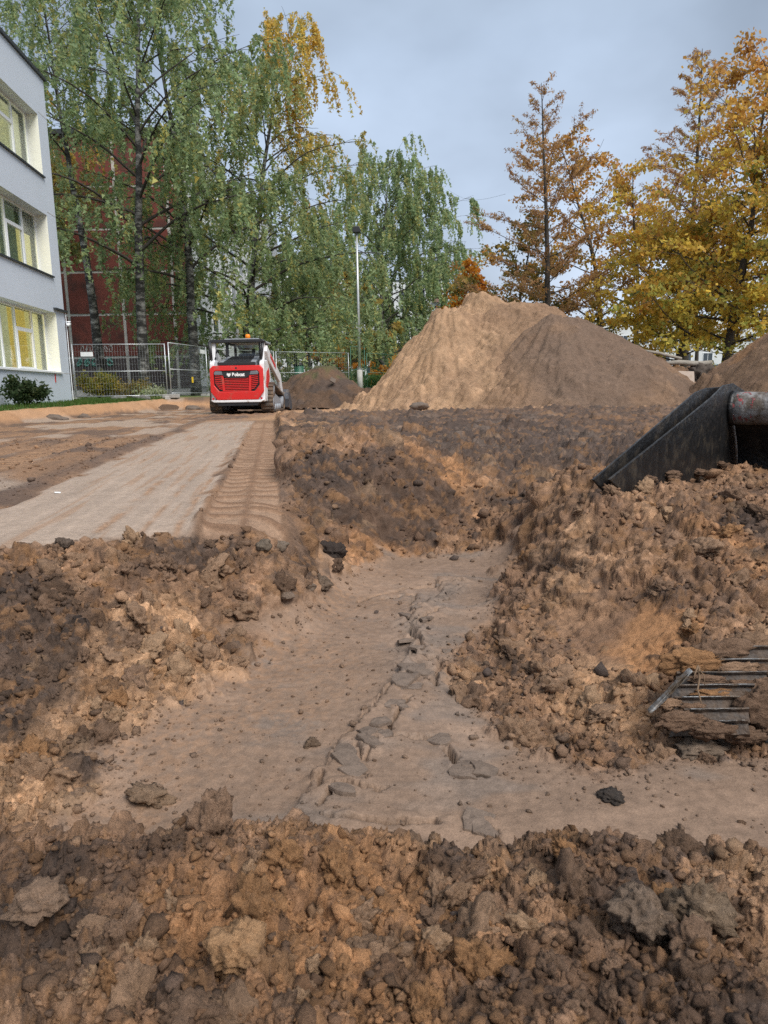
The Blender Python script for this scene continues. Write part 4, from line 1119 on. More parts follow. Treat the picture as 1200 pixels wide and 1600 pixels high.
def letters(txt, size, loc, name, mat, parent, rot, bold=0.004):
    cu = bpy.data.curves.new('t', 'FONT'); cu.body = txt; cu.size = size; cu.extrude = 0.002; cu.offset = bold; cu.align_x = 'CENTER'; cu.align_y = 'CENTER'
    ob = bpy.data.objects.new('t', cu); COL.objects.link(ob)
    bpy.context.view_layer.update()
    me = bpy.data.meshes.new_from_object(ob.evaluated_get(bpy.context.evaluated_depsgraph_get()))
    bpy.data.objects.remove(ob); bpy.data.curves.remove(cu)
    me.materials.clear(); me.materials.append(mat)
    o = bpy.data.objects.new(name, me); COL.objects.link(o); o.parent = parent; o.location = loc; o.rotation_euler = rot
    return o
letters('Bobcat', 0.118, (0.055, -0.0975, 1.008), 'lettering', M_LETTER, plate, (math.pi / 2, 0, 0), 0.0055)
# animal-head emblem: two pointed ears, cheeks and chin
em = [(-0.050, 0.055), (-0.030, 0.030), (0.0, 0.036), (0.030, 0.030), (0.050, 0.055), (0.052, 0.010), (0.065, -0.015), (0.035, -0.022), (0.028, -0.050), (0.0, -0.060), (-0.028, -0.050), (-0.035, -0.022), (-0.065, -0.015), (-0.052, 0.010)]
m = MB(); m.prism([(x * 0.9 - 0.195, z * 0.9 + 1.012) for x, z in em], 'y', -0.0985, -0.0945); m.build('emblem', M_LETTER, plate)
# engine cover and hood
m = MB(); m.box(-0.50, 0.50, -0.03, 0.06, 1.25, 1.335); m.build('hood_band', M_LBLACK, ld, bevel=0.01)
m = MB(); m.add([(-0.50, 0.062, 1.33), (0.50, 0.062, 1.33), (0.44, 0.95, 1.53), (-0.44, 0.95, 1.53), (-0.50, 0.062, 1.22), (0.50, 0.062, 1.22), (0.44, 0.95, 1.22), (-0.44, 0.95, 1.22)], [(0, 1, 2, 3), (4, 7, 6, 5), (0, 4, 5, 1), (1, 5, 6, 2), (2, 6, 7, 3), (3, 7, 4, 0)]); m.build('hood', M_LGREY, ld, bevel=0.01)
m = MB(); m.add([(-0.36, 0.10, 1.341), (0.36, 0.10, 1.341), (0.31, 0.90, 1.522), (-0.31, 0.90, 1.522), (-0.36, 0.10, 1.353), (0.36, 0.10, 1.353), (0.31, 0.90, 1.534), (-0.31, 0.90, 1.534)], [(3, 2, 1, 0), (4, 5, 6, 7), (0, 1, 5, 4), (1, 2, 6, 5), (2, 3, 7, 6), (3, 0, 4, 7)]); m.build('hood_screen', M_LBLACK, ld)
# cab
cab = empty('cab', (0, 0, 0)); 
bpy.data.objects.remove(cab)
m = MB()
for s in (-1, 1):
    m.prism([(0.92, 1.40), (1.02, 1.40), (1.06, 1.90), (0.96, 1.90)], 'x', s * 0.46 - 0.035, s * 0.46 + 0.035)
    m.prism([(2.05, 0.85), (2.13, 0.85), (2.00, 1.90), (1.92, 1.90)], 'x', s * 0.46 - 0.035, s * 0.46 + 0.035)
    m.box(s * 0.46 - 0.03, s * 0.46 + 0.03, 1.0, 2.0, 1.86, 1.90)
m.box(-0.46, 0.46, 0.98, 2.1, 0.85, 0.92)
cabf = m.build('cab_frame', M_LBLACK, ld, bevel=0.01)
m = MB(); m.prism([(-0.55, 1.90), (-0.55, 1.955), (-0.45, 2.0), (0.45, 2.0), (0.55, 1.955), (0.55, 1.90)], 'y', 0.80, 2.12); m.build('cab_roof', M_LGREY, ld, bevel=0.02)
m = MB(); m.prism([(-0.77, 1.875), (-0.70, 1.935), (0.68, 1.935), (0.74, 1.875), (0.70, 1.855), (-0.74, 1.855)], 'y', 0.18, 0.42); m.build('rear_canopy_bar', M_LBLACK, ld, bevel=0.012)
m = MB()
for s in (-1, 1): m.box(s * 0.60 - 0.05, s * 0.60 + 0.05, 0.42, 0.82, 1.875, 1.915)
m.build('canopy_strut', M_LBLACK, ld)
m = MB(); m.add([(-0.42, 1.0, 1.50), (0.42, 1.0, 1.50), (0.42, 1.04, 1.86), (-0.42, 1.04, 1.86)], [(0, 1, 2, 3)]); m.build('rear_window', M_GLASS, ld)
m = MB(); m.add([(-0.42, 2.08, 1.0), (0.42, 2.08, 1.0), (0.42, 1.97, 1.86), (-0.42, 1.97, 1.86)], [(0, 1, 2, 3)]); m.build('front_window', M_GLASS, ld)
m = MB(); m.prism([(1.30, 0.92), (1.82, 0.92), (1.80, 1.08), (1.44, 1.10), (1.36, 1.62), (1.24, 1.60)], 'x', -0.22, 0.22); seat = m.build('seat', M_LBLACK, ld, bevel=0.03)
m = MB(); m.box(0.17, 0.27, 1.20, 1.27, 1.50, 1.74); m.build('headrest', M_LBLACK, seat, bevel=0.03)
m = MB(); m.tube([(0.02, 1.5, 2.0), (0.02, 1.5, 2.035)], 0.075, 14); bc = m.build('beacon_base', M_LBLACK, ld, True)
m = MB(); m.tube([(0.02, 1.5, 2.036), (0.02, 1.5, 2.13), (0.02, 1.5, 2.165)], [0.075, 0.07, 0.05], 16); m.build('beacon', M_AMBER, ld, True)
# lift arms with their towers, cylinders
for s in (-1, 1):
    m = MB()
    m.prism([(0.18, 1.36), (0.34, 1.36), (0.40, 1.84), (0.28, 1.86)], 'x', s * 0.655 - 0.05, s * 0.655 + 0.05)
    m.build('arm_tower', M_LWHITE, ld, bevel=0.012)
    m = MB(); m.prism([(0.30, 1.62), (0.38, 1.78), (0.70, 1.66), (2.35, 1.06), (2.62, 0.62), (2.52, 0.42), (2.34, 0.50), (2.16, 0.84), (0.62, 1.36)], 'x', s * 0.72 - 0.05, s * 0.72 + 0.05)
    arm = m.build('lift_arm', M_LWHITE, ld, bevel=0.015)
    m = MB(); m.prism([(0.75, 1.48), (0.80, 1.58), (1.55, 1.30), (1.50, 1.18)], 'x', s * 0.771, s * 0.775); m.build('arm_decal', M_LRED, arm)
    m = MB(); m.prism([(0.20, 0.70), (0.55, 0.62), (0.80, 0.95), (0.70, 1.20), (0.36, 1.08)], 'x', s * 0.7215, s * 0.726); m.build('side_decal', M_LRED, ld)
    m = MB(); m.tube([(s * 0.64, 0.55, 1.02), (s * 0.66, 1.5, 1.25)], 0.045, 10); m.build('lift_cylinder', M_LBLACK, ld, True)
    m = MB(); m.tube([(s * 0.60, 0.20, 1.42), (s * 0.62, 0.28, 1.60), (s * 0.58, 0.42, 1.66)], 0.03, 6); m.build('hose', M_LBLACK, ld, True)
m = MB(); m.tube([(-0.50, 1.02, 1.66), (-0.50, 1.05, 1.66)], 0.085, 16); m.build('mirror', M_LWHITE, ld, True)
m = MB(); m.tube([(-0.70, 0.14, 1.40), (-0.72, 0.14, 1.88)], 0.045, 8); m.build('guard_post', M_LBLACK, ld, True)
m = MB(); m.tube([(0.62, 0.20, 1.40), (0.68, 0.24, 1.88)], 0.040, 8); m.build('guard_post', M_LBLACK, ld, True)
# tracks
def hull_path(circ, n=14):
    """outline of a belt round circles given anticlockwise in (y, z)"""
    pts = []
    k = len(circ)
    for i in range(k):
        (ay, az, ar), (by, bz, br), (cy, cz, crr) = circ[i - 1], circ[i], circ[(i + 1) % k]
        def nrm(p, q):
            dy, dz = q[0] - p[0], q[1] - p[1]; L_ = math.hypot(dy, dz); a = math.asin((p[2] - q[2]) / L_)
            th_ = math.atan2(dz, dy) - math.pi / 2 + a
            return th_
        t0 = nrm(circ[i - 1], circ[i]); t1 = nrm(circ[i], circ[(i + 1) % k])
        while t1 < t0: t1 += 2 * math.pi
        m_ = max(2, int(n * (t1 - t0) / math.pi))
        for j in range(m_ + 1):
            t = t0 + (t1 - t0) * j / m_
            pts.append((by + br * math.cos(t), bz + br * math.sin(t)))
    return pts
circ = [(0.55, 0.235, 0.205), (2.12, 0.255, 0.225), (0.68, 0.585, 0.205)]
path = hull_path(circ)
def resample(pts, step):
    P_ = [Vector((a, b)) for a, b in pts] + [Vector(pts[0])]
    d = [0]
    for a, b in zip(P_[:-1], P_[1:]): d.append(d[-1] + (b - a).length)
    n = int(d[-1] / step); res = []
    for i in range(n):
        t = d[-1] * i / n
        k = max(j for j in range(len(d)) if d[j] <= t + 1e-9); k = min(k, len(P_) - 2)
        f = (t - d[k]) / max(1e-9, d[k + 1] - d[k]); p = P_[k].lerp(P_[k + 1], f); tg_ = (P_[k + 1] - P_[k]).normalized()
        res.append((p, tg_))
    return res
def outer(pts, w_): return pts
for s in (-1, 1):
    xa, xb = s * 0.70 - 0.165, s * 0.70 + 0.165
    m = MB(); n = len(path)
    cyv, czv = 1.1, 0.35
    inner_p = [(y + (cyv - y) * 0.0, z) for y, z in path]
    vs = []; fs = []
    for (y, z), (p, t) in zip(path, [(None, None)] * n):
        vs += [(xa, y, z), (xb, y, z)]
    circ_in = [(a, b, c - 0.04) for a, b, c in circ]
    pin = hull_path(circ_in)
    for (y, z) in pin: vs += [(xa, y, z), (xb, y, z)]
    for i in range(n):
        j = (i + 1) % n
        fs += [(2 * i, 2 * i + 1, 2 * j + 1, 2 * j), (2 * n + 2 * i, 2 * n + 2 * j, 2 * n + 2 * j + 1, 2 * n + 2 * i + 1), (2 * i, 2 * j, 2 * n + 2 * j, 2 * n + 2 * i), (2 * i + 1, 2 * n + 2 * i + 1, 2 * n + 2 * j + 1, 2 * j + 1)]
    m.add(vs, fs); trk = m.build('track_belt', M_RUB, ld)
    m = MB()
    for p, t in resample(path, 0.105):
        nn = Vector((t.y, -t.x))
        a, b = p - t * 0.03 - nn * 0.004, p + t * 0.03 - nn * 0.004
        c, d = b + nn * 0.032 - t * 0.008, a + nn * 0.032 + t * 0.008
        m.prism([tuple(a), tuple(b), tuple(c), tuple(d)], 'x', xa + 0.005, xb - 0.005)
    m.build('lugs', M_RUB, trk)['kind'] = 'stuff'
    m = MB(); m.prism([(0.62, 0.20), (2.1, 0.22), (1.9, 0.36), (0.85, 0.55), (0.6, 0.5)], 'x', xa + 0.06, xb - 0.06); m.build('track_frame', M_LGREY, trk, bevel=0.02)
    for (y, z, r) in circ + [(0.95, 0.13, 0.09), (1.3, 0.13, 0.09), (1.65, 0.13, 0.09)]:
        m = MB(); m.tube([(xa + 0.015, y, z), (xb - 0.015, y, z)], r - 0.05 if r > 0.1 else r, 18); m.build('roller', M_LGREY, trk, True)
# front bucket
m = MB()
prof = [(2.62, 0.62), (2.56, 0.34), (2.62, 0.10), (2.80, 0.03), (3.30, 0.02), (3.30, 0.035), (2.82, 0.06), (2.66, 0.13), (2.61, 0.34), (2.66, 0.60)]
m.prism(prof, 'x', -0.93, 0.93)
bk = m.build('bucket', M_BUCKETG, ld)
for s in (-1, 1):
    m = MB(); m.prism([(2.62, 0.62), (2.56, 0.34), (2.62, 0.10), (2.80, 0.03), (3.30, 0.02), (3.22, 0.16), (2.90, 0.52)], 'x', s * 0.93 - 0.012, s * 0.93 + 0.012); m.build('bucket_side', M_BUCKETG, bk)
# ------------------------------------------------------------------ black digger bucket on the bank, crawler track dug into it
M_STEELB = pmat('black_paint_worn', (0.010, 0.010, 0.011), 0.45, metal=0.1, var=0.5, scale=14, bump=0.35, bscale=40, dirt=((0.045, 0.037, 0.029), 0.30, 13))
M_TUBE = pmat('muddy_steel', (0.29, 0.28, 0.275), 0.6, metal=0.2, var=0.25, scale=18, bump=0.5, bscale=30, dirt=((0.10, 0.075, 0.055), 0.45, 9))
M_REDW = pmat('worn_red_paint', (0.26, 0.04, 0.04), 0.6, var=0.4, scale=20, bump=0.4, bscale=40, dirt=((0.17, 0.13, 0.12), 0.30, 30))
M_SHOE = pmat('worn_steel', (0.045, 0.046, 0.048), 0.7, metal=0.0, var=0.4, scale=16, bump=0.5, bscale=50, dirt=((0.085, 0.054, 0.034), 0.68, 9))
M_BRIGHT = pmat('scraped_steel', (0.17, 0.175, 0.18), 0.5, metal=0.3, var=0.45, scale=30, bump=0.5, bscale=60, dirt=((0.10, 0.07, 0.045), 0.5, 18))
M_EDGE = pmat('worn_black_edge', (0.085, 0.085, 0.085), 0.45, metal=0.5, var=0.6, scale=25, bump=0.4, bscale=60, dirt=((0.02, 0.02, 0.02), 0.45, 18))
wv, pv, bc0 = BWV, BPV, BC0
bucket = empty('digger_bucket', (bc0.x, bc0.y, hs(bc0.x, bc0.y)), 0, 'black steel digger bucket with a muddy round cross tube, resting on the soil bank', 'bucket')
org = bucket.location.copy()
def slab(pts, off, thick, name, mat, parent, bevel=0.006):
    a = [onplane(x, y) + wv * off - org for x, y in pts]; b = [q + wv * thick for q in a]
    n = len(a); m = MB()
    m.add(a + b, [tuple(range(n)), tuple(range(2 * n - 1, n - 1, -1))] + [(i, (i + 1) % n, n + (i + 1) % n, n + i) for i in range(n)])
    return m.build(name, mat, parent, bevel=bevel)
slab([(948, 749), (1108, 622), (1128, 602), (1143, 599), (1160, 610), (1168, 640), (1166, 668), (1160, 700), (1150, 800), (975, 800), (962, 762)], 0.0, 0.012, 'side_plate', M_STEELB, bucket, 0.003)
slab([(936, 750), (1096, 612), (1112, 606), (1136, 604), (1126, 616), (964, 756), (958, 775)], -0.036, 0.010, 'edge_flange', M_STEELB, bucket, 0.003)
m = MB(); m.tube([onplane(x_, y_) + wv * 0.006 - org for x_, y_ in ((950, 749), (990, 717), (1040, 677), (1108, 622), (1128, 603), (1143, 600))], [0.003, 0.0045, 0.004, 0.0045, 0.005, 0.004], 6)
m.build('worn_edge', M_EDGE, bucket, True)
m = MB(); m.tube([onplane(x_, y_) - wv * 0.031 - org for x_, y_ in ((938, 750), (1010, 687), (1096, 613), (1112, 607))], [0.003, 0.004, 0.004, 0.003], 6); m.build('worn_edge', M_EDGE, bucket, True)
for k_, (x_, y_, r_, sx_) in enumerate(((1040, 742, 0.030, 1.6), (1085, 738, 0.034, 1.3), (1005, 748, 0.026, 1.5), (1120, 725, 0.03, 1.4))):
    lump('caked_soil', onplane(x_, y_) + wv * 0.02 - org, r_, 90 + k_, M_SOIL, sx_, 1.0, 0.6, 4, 0.5, bucket, 0.3, BROWN * 1.1)
tc0 = onplane(1140, 638) - org + wv * 0.02
r_t = 0.098
m = MB()
Lw = 0.95
ring = 26
pts = [tc0 + wv * t + Vector((0, 0, 0)) for t in np.linspace(0.0, Lw, 14)]
m.tube(pts, [r_t * (1 + 0.02 * math.sin(i * 1.7)) for i in range(14)], ring)
tb = m.build('cross_tube', M_TUBE, bucket, True)
rp_ = random.Random(17); m = MB(); na_, nu_ = 34, 30               # ragged remains of red paint on the side of the tube
e1 = wv.cross(Vector((0, 0, 1))).normalized(); e2 = e1.cross(wv).normalized()
if e1.y > 0: e1 = -e1
if e2.z < 0: e2 = -e2
def ptub(u, a): return tc0 + wv * u + (e1 * math.cos(a) + e2 * math.sin(a)) * (r_t * 1.022)
for iu in range(nu_):
    for ia in range(na_):
        u0 = 0.012 + 0.20 * iu / nu_; a0 = -0.9 + 2.2 * ia / na_
        k_ = float(perlin(np.array(u0 * 38 + 3.3), np.array(a0 * 2.6), 5)) + 0.5 * float(perlin(np.array(u0 * 120), np.array(a0 * 9), 6)) - abs(u0 - 0.06) * 6.0 - 0.26
        if k_ < 0: continue
        m.add([ptub(u0, a0), ptub(u0 + 0.20 / nu_, a0), ptub(u0 + 0.20 / nu_, a0 + 2.2 / na_), ptub(u0, a0 + 2.2 / na_)], [(0, 1, 2, 3)])
m.build('paint_remains', M_REDW, tb)['kind'] = 'stuff'
m = MB(); m.tube([tc0 + wv * -0.01, tc0 + wv * 0.02], [r_t * 1.10, r_t * 1.06], ring); m.build('weld_collar', M_STEELB, tb, True)
# web plate and curved shell behind the tube
m = MB()
prof = []
for t in np.linspace(0, 1, 9):
    prof.append((0.02 + 0.16 * math.sin(t * 2.2), -0.06 - 0.42 * t))
vs = []
for (a, z) in prof: vs += [tc0 + pv * a + Vector((0, 0, z)), tc0 + pv * a + Vector((0, 0, z)) + wv * Lw]
for (a, z) in prof: vs += [tc0 + pv * (a + 0.02) + Vector((0, 0, z)), tc0 + pv * (a + 0.02) + Vector((0, 0, z)) + wv * Lw]
n = len(prof); fs = []
for i in range(n - 1):
    fs += [(2 * i, 2 * i + 1, 2 * i + 3, 2 * i + 2), (2 * n + 2 * i, 2 * n + 2 * i + 2, 2 * n + 2 * i + 3, 2 * n + 2 * i + 1)]
m.add(vs, fs); m.build('back_shell', M_STEELB, bucket, True)
slab([(1030, 640), (1128, 604), (1160, 610), (1166, 668), (1150, 760), (1040, 760)], Lw, 0.028, 'side_plate', M_STEELB, bucket)

# crawler track: steel shoes stacked up the front of the machine, half buried
tk0 = P(1110, 1150, 1.72)
track = empty('crawler_track', (tk0.x, tk0.y, hs(tk0.x, tk0.y)), 0, 'mud-caked ribbed steel crawler track half buried at the foot of the bank', 'track')
to = track.location.copy()
shoes = [(1122, 1172, 1148), (1070, 1172, 1129), (1055, 1172, 1110), (1050, 1180, 1091), (1058, 1200, 1071), (1085, 1225, 1051), (1105, 1240, 1031)]
for i, (xa, xb, py) in enumerate(shoes):
    Y = 1.655 + 0.030 * i
    a, b = P(xa, py, Y + 0.01), P(xb, py - 1, Y - 0.012)
    ax = (b - a); Lx = ax.length; ax.normalize()
    upv = (P(xa, py - 19, Y + 0.032) - a).normalized(); upv = (upv - ax * upv.dot(ax)).normalized(); nv = ax.cross(upv)
    if nv.y > 0: nv = -nv
    def loc(u, v_, w_): return a + ax * u + upv * v_ + nv * w_ - to
    m = MB()
    hgt = (P(xa, py - 19, Y + 0.032) - a).length
    cs_ = [(0.0, 0.0), (hgt * 0.72, 0.006), (hgt * 0.80, 0.020), (hgt * 0.92, 0.020), (hgt * 0.99, 0.004), (hgt * 0.99, -0.02), (0.0, -0.02)]
    k = len(cs_)
    nseg = 8
    rr = random.Random(i)
    vs = []
    for sgm in range(nseg + 1):
        u = Lx * sgm / nseg
        for (v_, w_) in cs_: vs.append(loc(u, v_ + (rr.uniform(-1, 1) * 0.0012), w_ + rr.uniform(-1, 1) * 0.0010))
    fs = [(sgm * k + q, sgm * k + (q + 1) % k, (sgm + 1) * k + (q + 1) % k, (sgm + 1) * k + q) for sgm in range(nseg) for q in range(k)]
    fs += [tuple(range(k)), tuple(nseg * k + q for q in range(k - 1, -1, -1))]
    m.add(vs, fs); sh = m.build('shoe', M_SHOE, track)
    m = MB(); m.tube([loc(Lx * (0.1 + 0.8 * t), hgt * 0.86, 0.021) for t in np.linspace(0, 1, 6)], [0.0006 + 0.0012 * rr.random() for _ in range(6)], 4); m.build('worn_rib', M_BRIGHT, sh)
def bar3(pp, r, name, mat, par, n=6):
    m = MB(); m.tube([P(*q) - to for q in pp], r, n); return m.build(name, mat, par, True)
def strip3(pp, th_, name, mat):
    a = [P(*q) - to for q in pp]; b_ = [q + Vector((0.002, th_, -0.001)) for q in a]; n = len(a); m = MB()
    m.add(a + b_, [tuple(range(n)), tuple(range(2 * n - 1, n - 1, -1))] + [(i, (i + 1) % n, n + (i + 1) % n, n + i) for i in range(n)])
    return m.build(name, mat, track, bevel=0.001)
strip3([(1014, 1113, 1.66), (1018, 1115, 1.657), (1041, 1094, 1.672), (1063, 1070, 1.697), (1083, 1049, 1.737), (1080, 1047, 1.74), (1060, 1066, 1.70), (1038, 1090, 1.675)], 0.02, 'guard_edge', M_BRIGHT)
m = MB(); qa = P(1205, 1150, 1.80) - to
m.box(-0.05, 0.20, -0.03, 0.12, -0.09, 0.02, Matrix.Translation(qa)); m.build('track_frame', M_STEELB, track, bevel=0.02)
m = MB(); bk_ = [P(1052, 1150, 1.70) - to, P(1215, 1150, 1.69) - to, P(1240, 1012, 1.90) - to, P(1112, 1012, 1.91) - to]; m.add(bk_ + [q + Vector((0, 0.03, -0.02)) for q in bk_], [(0, 1, 2, 3), (7, 6, 5, 4), (0, 4, 5, 1), (1, 5, 6, 2), (2, 6, 7, 3), (3, 7, 4, 0)]); m.build('back_plate', M_SHOE, track)
# mud smeared over the shoes and roots hanging down
for k, (px, py, Y, r, sx, sz, colr) in enumerate(((1120, 1083, 1.785, 0.030, 2.6, 0.5, ORANGE * 0.75), (1165, 1070, 1.80, 0.028, 2.2, 0.5, BROWN), (1045, 1100, 1.72, 0.022, 1.6, 0.8, TAN), (1190, 1105, 1.74, 0.06, 1.2, 1.1, BROWN * 0.9), (1150, 1045, 1.83, 0.03, 2.5, 0.6, TAN * .9), (1195, 1050, 1.84, 0.04, 1.8, 0.7, BROWN), (1060, 1125, 1.70, 0.035, 2.2, 0.7, BROWN), (1115, 1140, 1.69, 0.030, 2.0, 0.8, BROWN * 0.9), (1165, 1150, 1.70, 0.035, 1.5, 0.7, BROWN * .8), (1075, 1035, 1.83, 0.05, 1.4, 0.8, ORANGE * .8), (1120, 1018, 1.88, 0.055, 1.6, 0.7, BROWN), (1180, 1010, 1.92, 0.06, 1.7, 0.7, TAN * .8), (1195, 1080, 1.79, 0.05, 1.3, 0.8, BROWN), (1205, 1125, 1.735, 0.055, 1.1, 1.0, BROWN * .9), (1105, 1062, 1.80, 0.026, 2.2, 0.45, BROWN), (1085, 1105, 1.755, 0.022, 2.0, 0.5, BROWN * 1.1), (1135, 1122, 1.735, 0.024, 2.2, 0.4, ORANGE * .6))):
    o = lump('caked_soil', P(px, py, Y - 0.03) - to, r * 0.8, 60 + k, M_SOIL, sx, 0.45, sz, 4, 0.5, track, 0.34, colr * 1.4)
M_ROOTS = pmat('fine_root', (0.15, 0.095, 0.055), 0.9)
m = MB()
m.tube([P(*q) for q in ((1092, 1042, 1.70), (1093, 1060, 1.685), (1090, 1078, 1.665), (1094, 1092, 1.645), (1096, 1100, 1.635))], [0.0035, 0.003, 0.0025, 0.002, 0.001], 5)
m.tube([P(*q) for q in ((1091, 1040, 1.70), (1086, 1052, 1.685), (1084, 1062, 1.675))], [0.003, 0.002, 0.001], 5)
m.tube([P(*q) for q in ((1094, 1048, 1.69), (1100, 1056, 1.68), (1101, 1070, 1.67))], [0.002, 0.0016, 0.001], 5)
o = m.build('root', M_ROOTS, None, True); tag(o, 'thin pale root dangling over the ribbed track', 'root')
# ------------------------------------------------------------------ trees, shrubs, grass
M_BIRCH = None
def bark_birch():
    m, t, b = mat_base('birch_bark'); n, l = t.nodes.new, t.links.new
    co = n('ShaderNodeTexCoord'); mp_ = n('ShaderNodeMapping'); mp_.inputs['Scale'].default_value = (1.2, 1.2, 2.6); l(co.outputs['Object'], mp_.inputs[0])
    nz_ = n('ShaderNodeTexNoise'); nz_.inputs['Scale'].default_value = 1.6; nz_.inputs['Detail'].default_value = 7; nz_.inputs['Roughness'].default_value = 0.7; l(mp_.outputs[0], nz_.inputs[0])
    rp = n('ShaderNodeValToRGB'); l(nz_.outputs[0], rp.inputs[0]); e = rp.color_ramp.elements
    e[0].position = 0.47; e[0].color = (0.022, 0.020, 0.018, 1); e[1].position = 0.66; e[1].color = (0.30, 0.29, 0.27, 1)
    l(rp.outputs[0], b.inputs['Base Color']); b.inputs['Roughness'].default_value = 0.85
    return m
M_BIRCH = bark_birch()
M_BARK = pmat('dark_bark', (0.050, 0.042, 0.035), 0.95, var=0.4, scale=10, bump=0.8, bscale=20)

def leaf_mesh(name, pts, size, cols, seed, parent, hang=0.0, aspect=0.62, tri=False, gain=1.4):
    """one rhombic (or, for fine foliage, three-cornered) leaf per point"""
    r = np.random.RandomState(seed); n = len(pts)
    a = r.normal(size=(n, 3)); a[:, 2] -= hang; a /= np.linalg.norm(a, axis=1, keepdims=True)
    b = np.cross(a, r.normal(size=(n, 3))); b /= np.linalg.norm(b, axis=1, keepdims=True) + 1e-9
    s = size * np.exp(r.normal(0, 0.28, n))[:, None]
    if tri:
        V = np.stack([pts - a * s * 0.5 - b * s * aspect * 0.5, pts - a * s * 0.5 + b * s * aspect * 0.5, pts + a * s * 0.6], 1).reshape(-1, 3)
        return mesh_np(name, V, np.arange(3 * n).reshape(n, 3), M_LEAF, parent, np.repeat(np.clip(cols * gain, 0, 0.85), 3, 0))
    V = np.stack([pts - a * s * 0.5, pts + b * s * aspect * 0.5, pts + a * s * 0.5, pts - b * s * aspect * 0.5], 1).reshape(-1, 3)
    Q = np.arange(4 * n).reshape(n, 4)
    return mesh_np(name, V, Q, M_LEAF, parent, np.repeat(np.clip(cols * 1.4, 0, 0.85), 4, 0))

def taper(t, r0, r1): return r0 + (r1 - r0) * t
def limb_path(p0, d0, length, n, bend, wob, r):
    """points of a limb that starts in direction d0 and bends by `bend` per unit length"""
    pts = [np.array(p0, float)]; d = np.array(d0, float); st = length / n
    for i in range(n):
        d = d + np.array(bend) * st + r.normal(0, wob, 3); d /= np.linalg.norm(d)
        pts.append(pts[-1] + d * st)
    return np.array(pts)
def pick(r, pal, n):
    """n colours drawn from a palette of (rgb, weight)"""
    w_ = np.array([q[1] for q in pal], float); w_ /= w_.sum()
    k = r.choice(len(pal), n, p=w_)
    return np.array([q[0] for q in pal])[k]
GRN = [((0.145, 0.195, 0.095), 5), ((0.185, 0.23, 0.12), 4), ((0.105, 0.14, 0.07), 2), ((0.24, 0.24, 0.10), 2), ((0.36, 0.28, 0.07), 0.7)]
GRL = [(tuple(np.array(c) * 1.02 + 0.008), w_) for c, w_ in GRN]
YEL = [((0.44, 0.29, 0.06), 4), ((0.36, 0.22, 0.05), 3), ((0.30, 0.25, 0.07), 2), ((0.17, 0.19, 0.07), 2)]
OAK = [((0.49, 0.345, 0.060), 5), ((0.41, 0.31, 0.060), 4), ((0.29, 0.27, 0.065), 3), ((0.53, 0.31, 0.055), 3), ((0.38, 0.20, 0.055), 3)]
OAKTOP = [((0.43, 0.24, 0.07), 4), ((0.33, 0.17, 0.055), 3), ((0.48, 0.30, 0.065), 3)]
OAKLOW = [((0.53, 0.40, 0.065), 5), ((0.35, 0.34, 0.08), 3), ((0.56, 0.35, 0.06), 3), ((0.25, 0.29, 0.08), 3)]
MAP = [((0.44, 0.22, 0.06), 5), ((0.34, 0.18, 0.055), 3), ((0.48, 0.28, 0.06), 3), ((0.27, 0.20, 0.06), 3)]
OLV = [((0.15, 0.13, 0.04), 4), ((0.23, 0.165, 0.04), 4), ((0.29, 0.19, 0.045), 3), ((0.10, 0.11, 0.04), 3)]
LAR = [((0.36, 0.21, 0.10), 4), ((0.29, 0.16, 0.08), 3), ((0.40, 0.26, 0.10), 2)]
ORG = [((0.42, 0.17, 0.02), 4), ((0.34, 0.12, 0.02), 3), ((0.40, 0.24, 0.03), 2)]

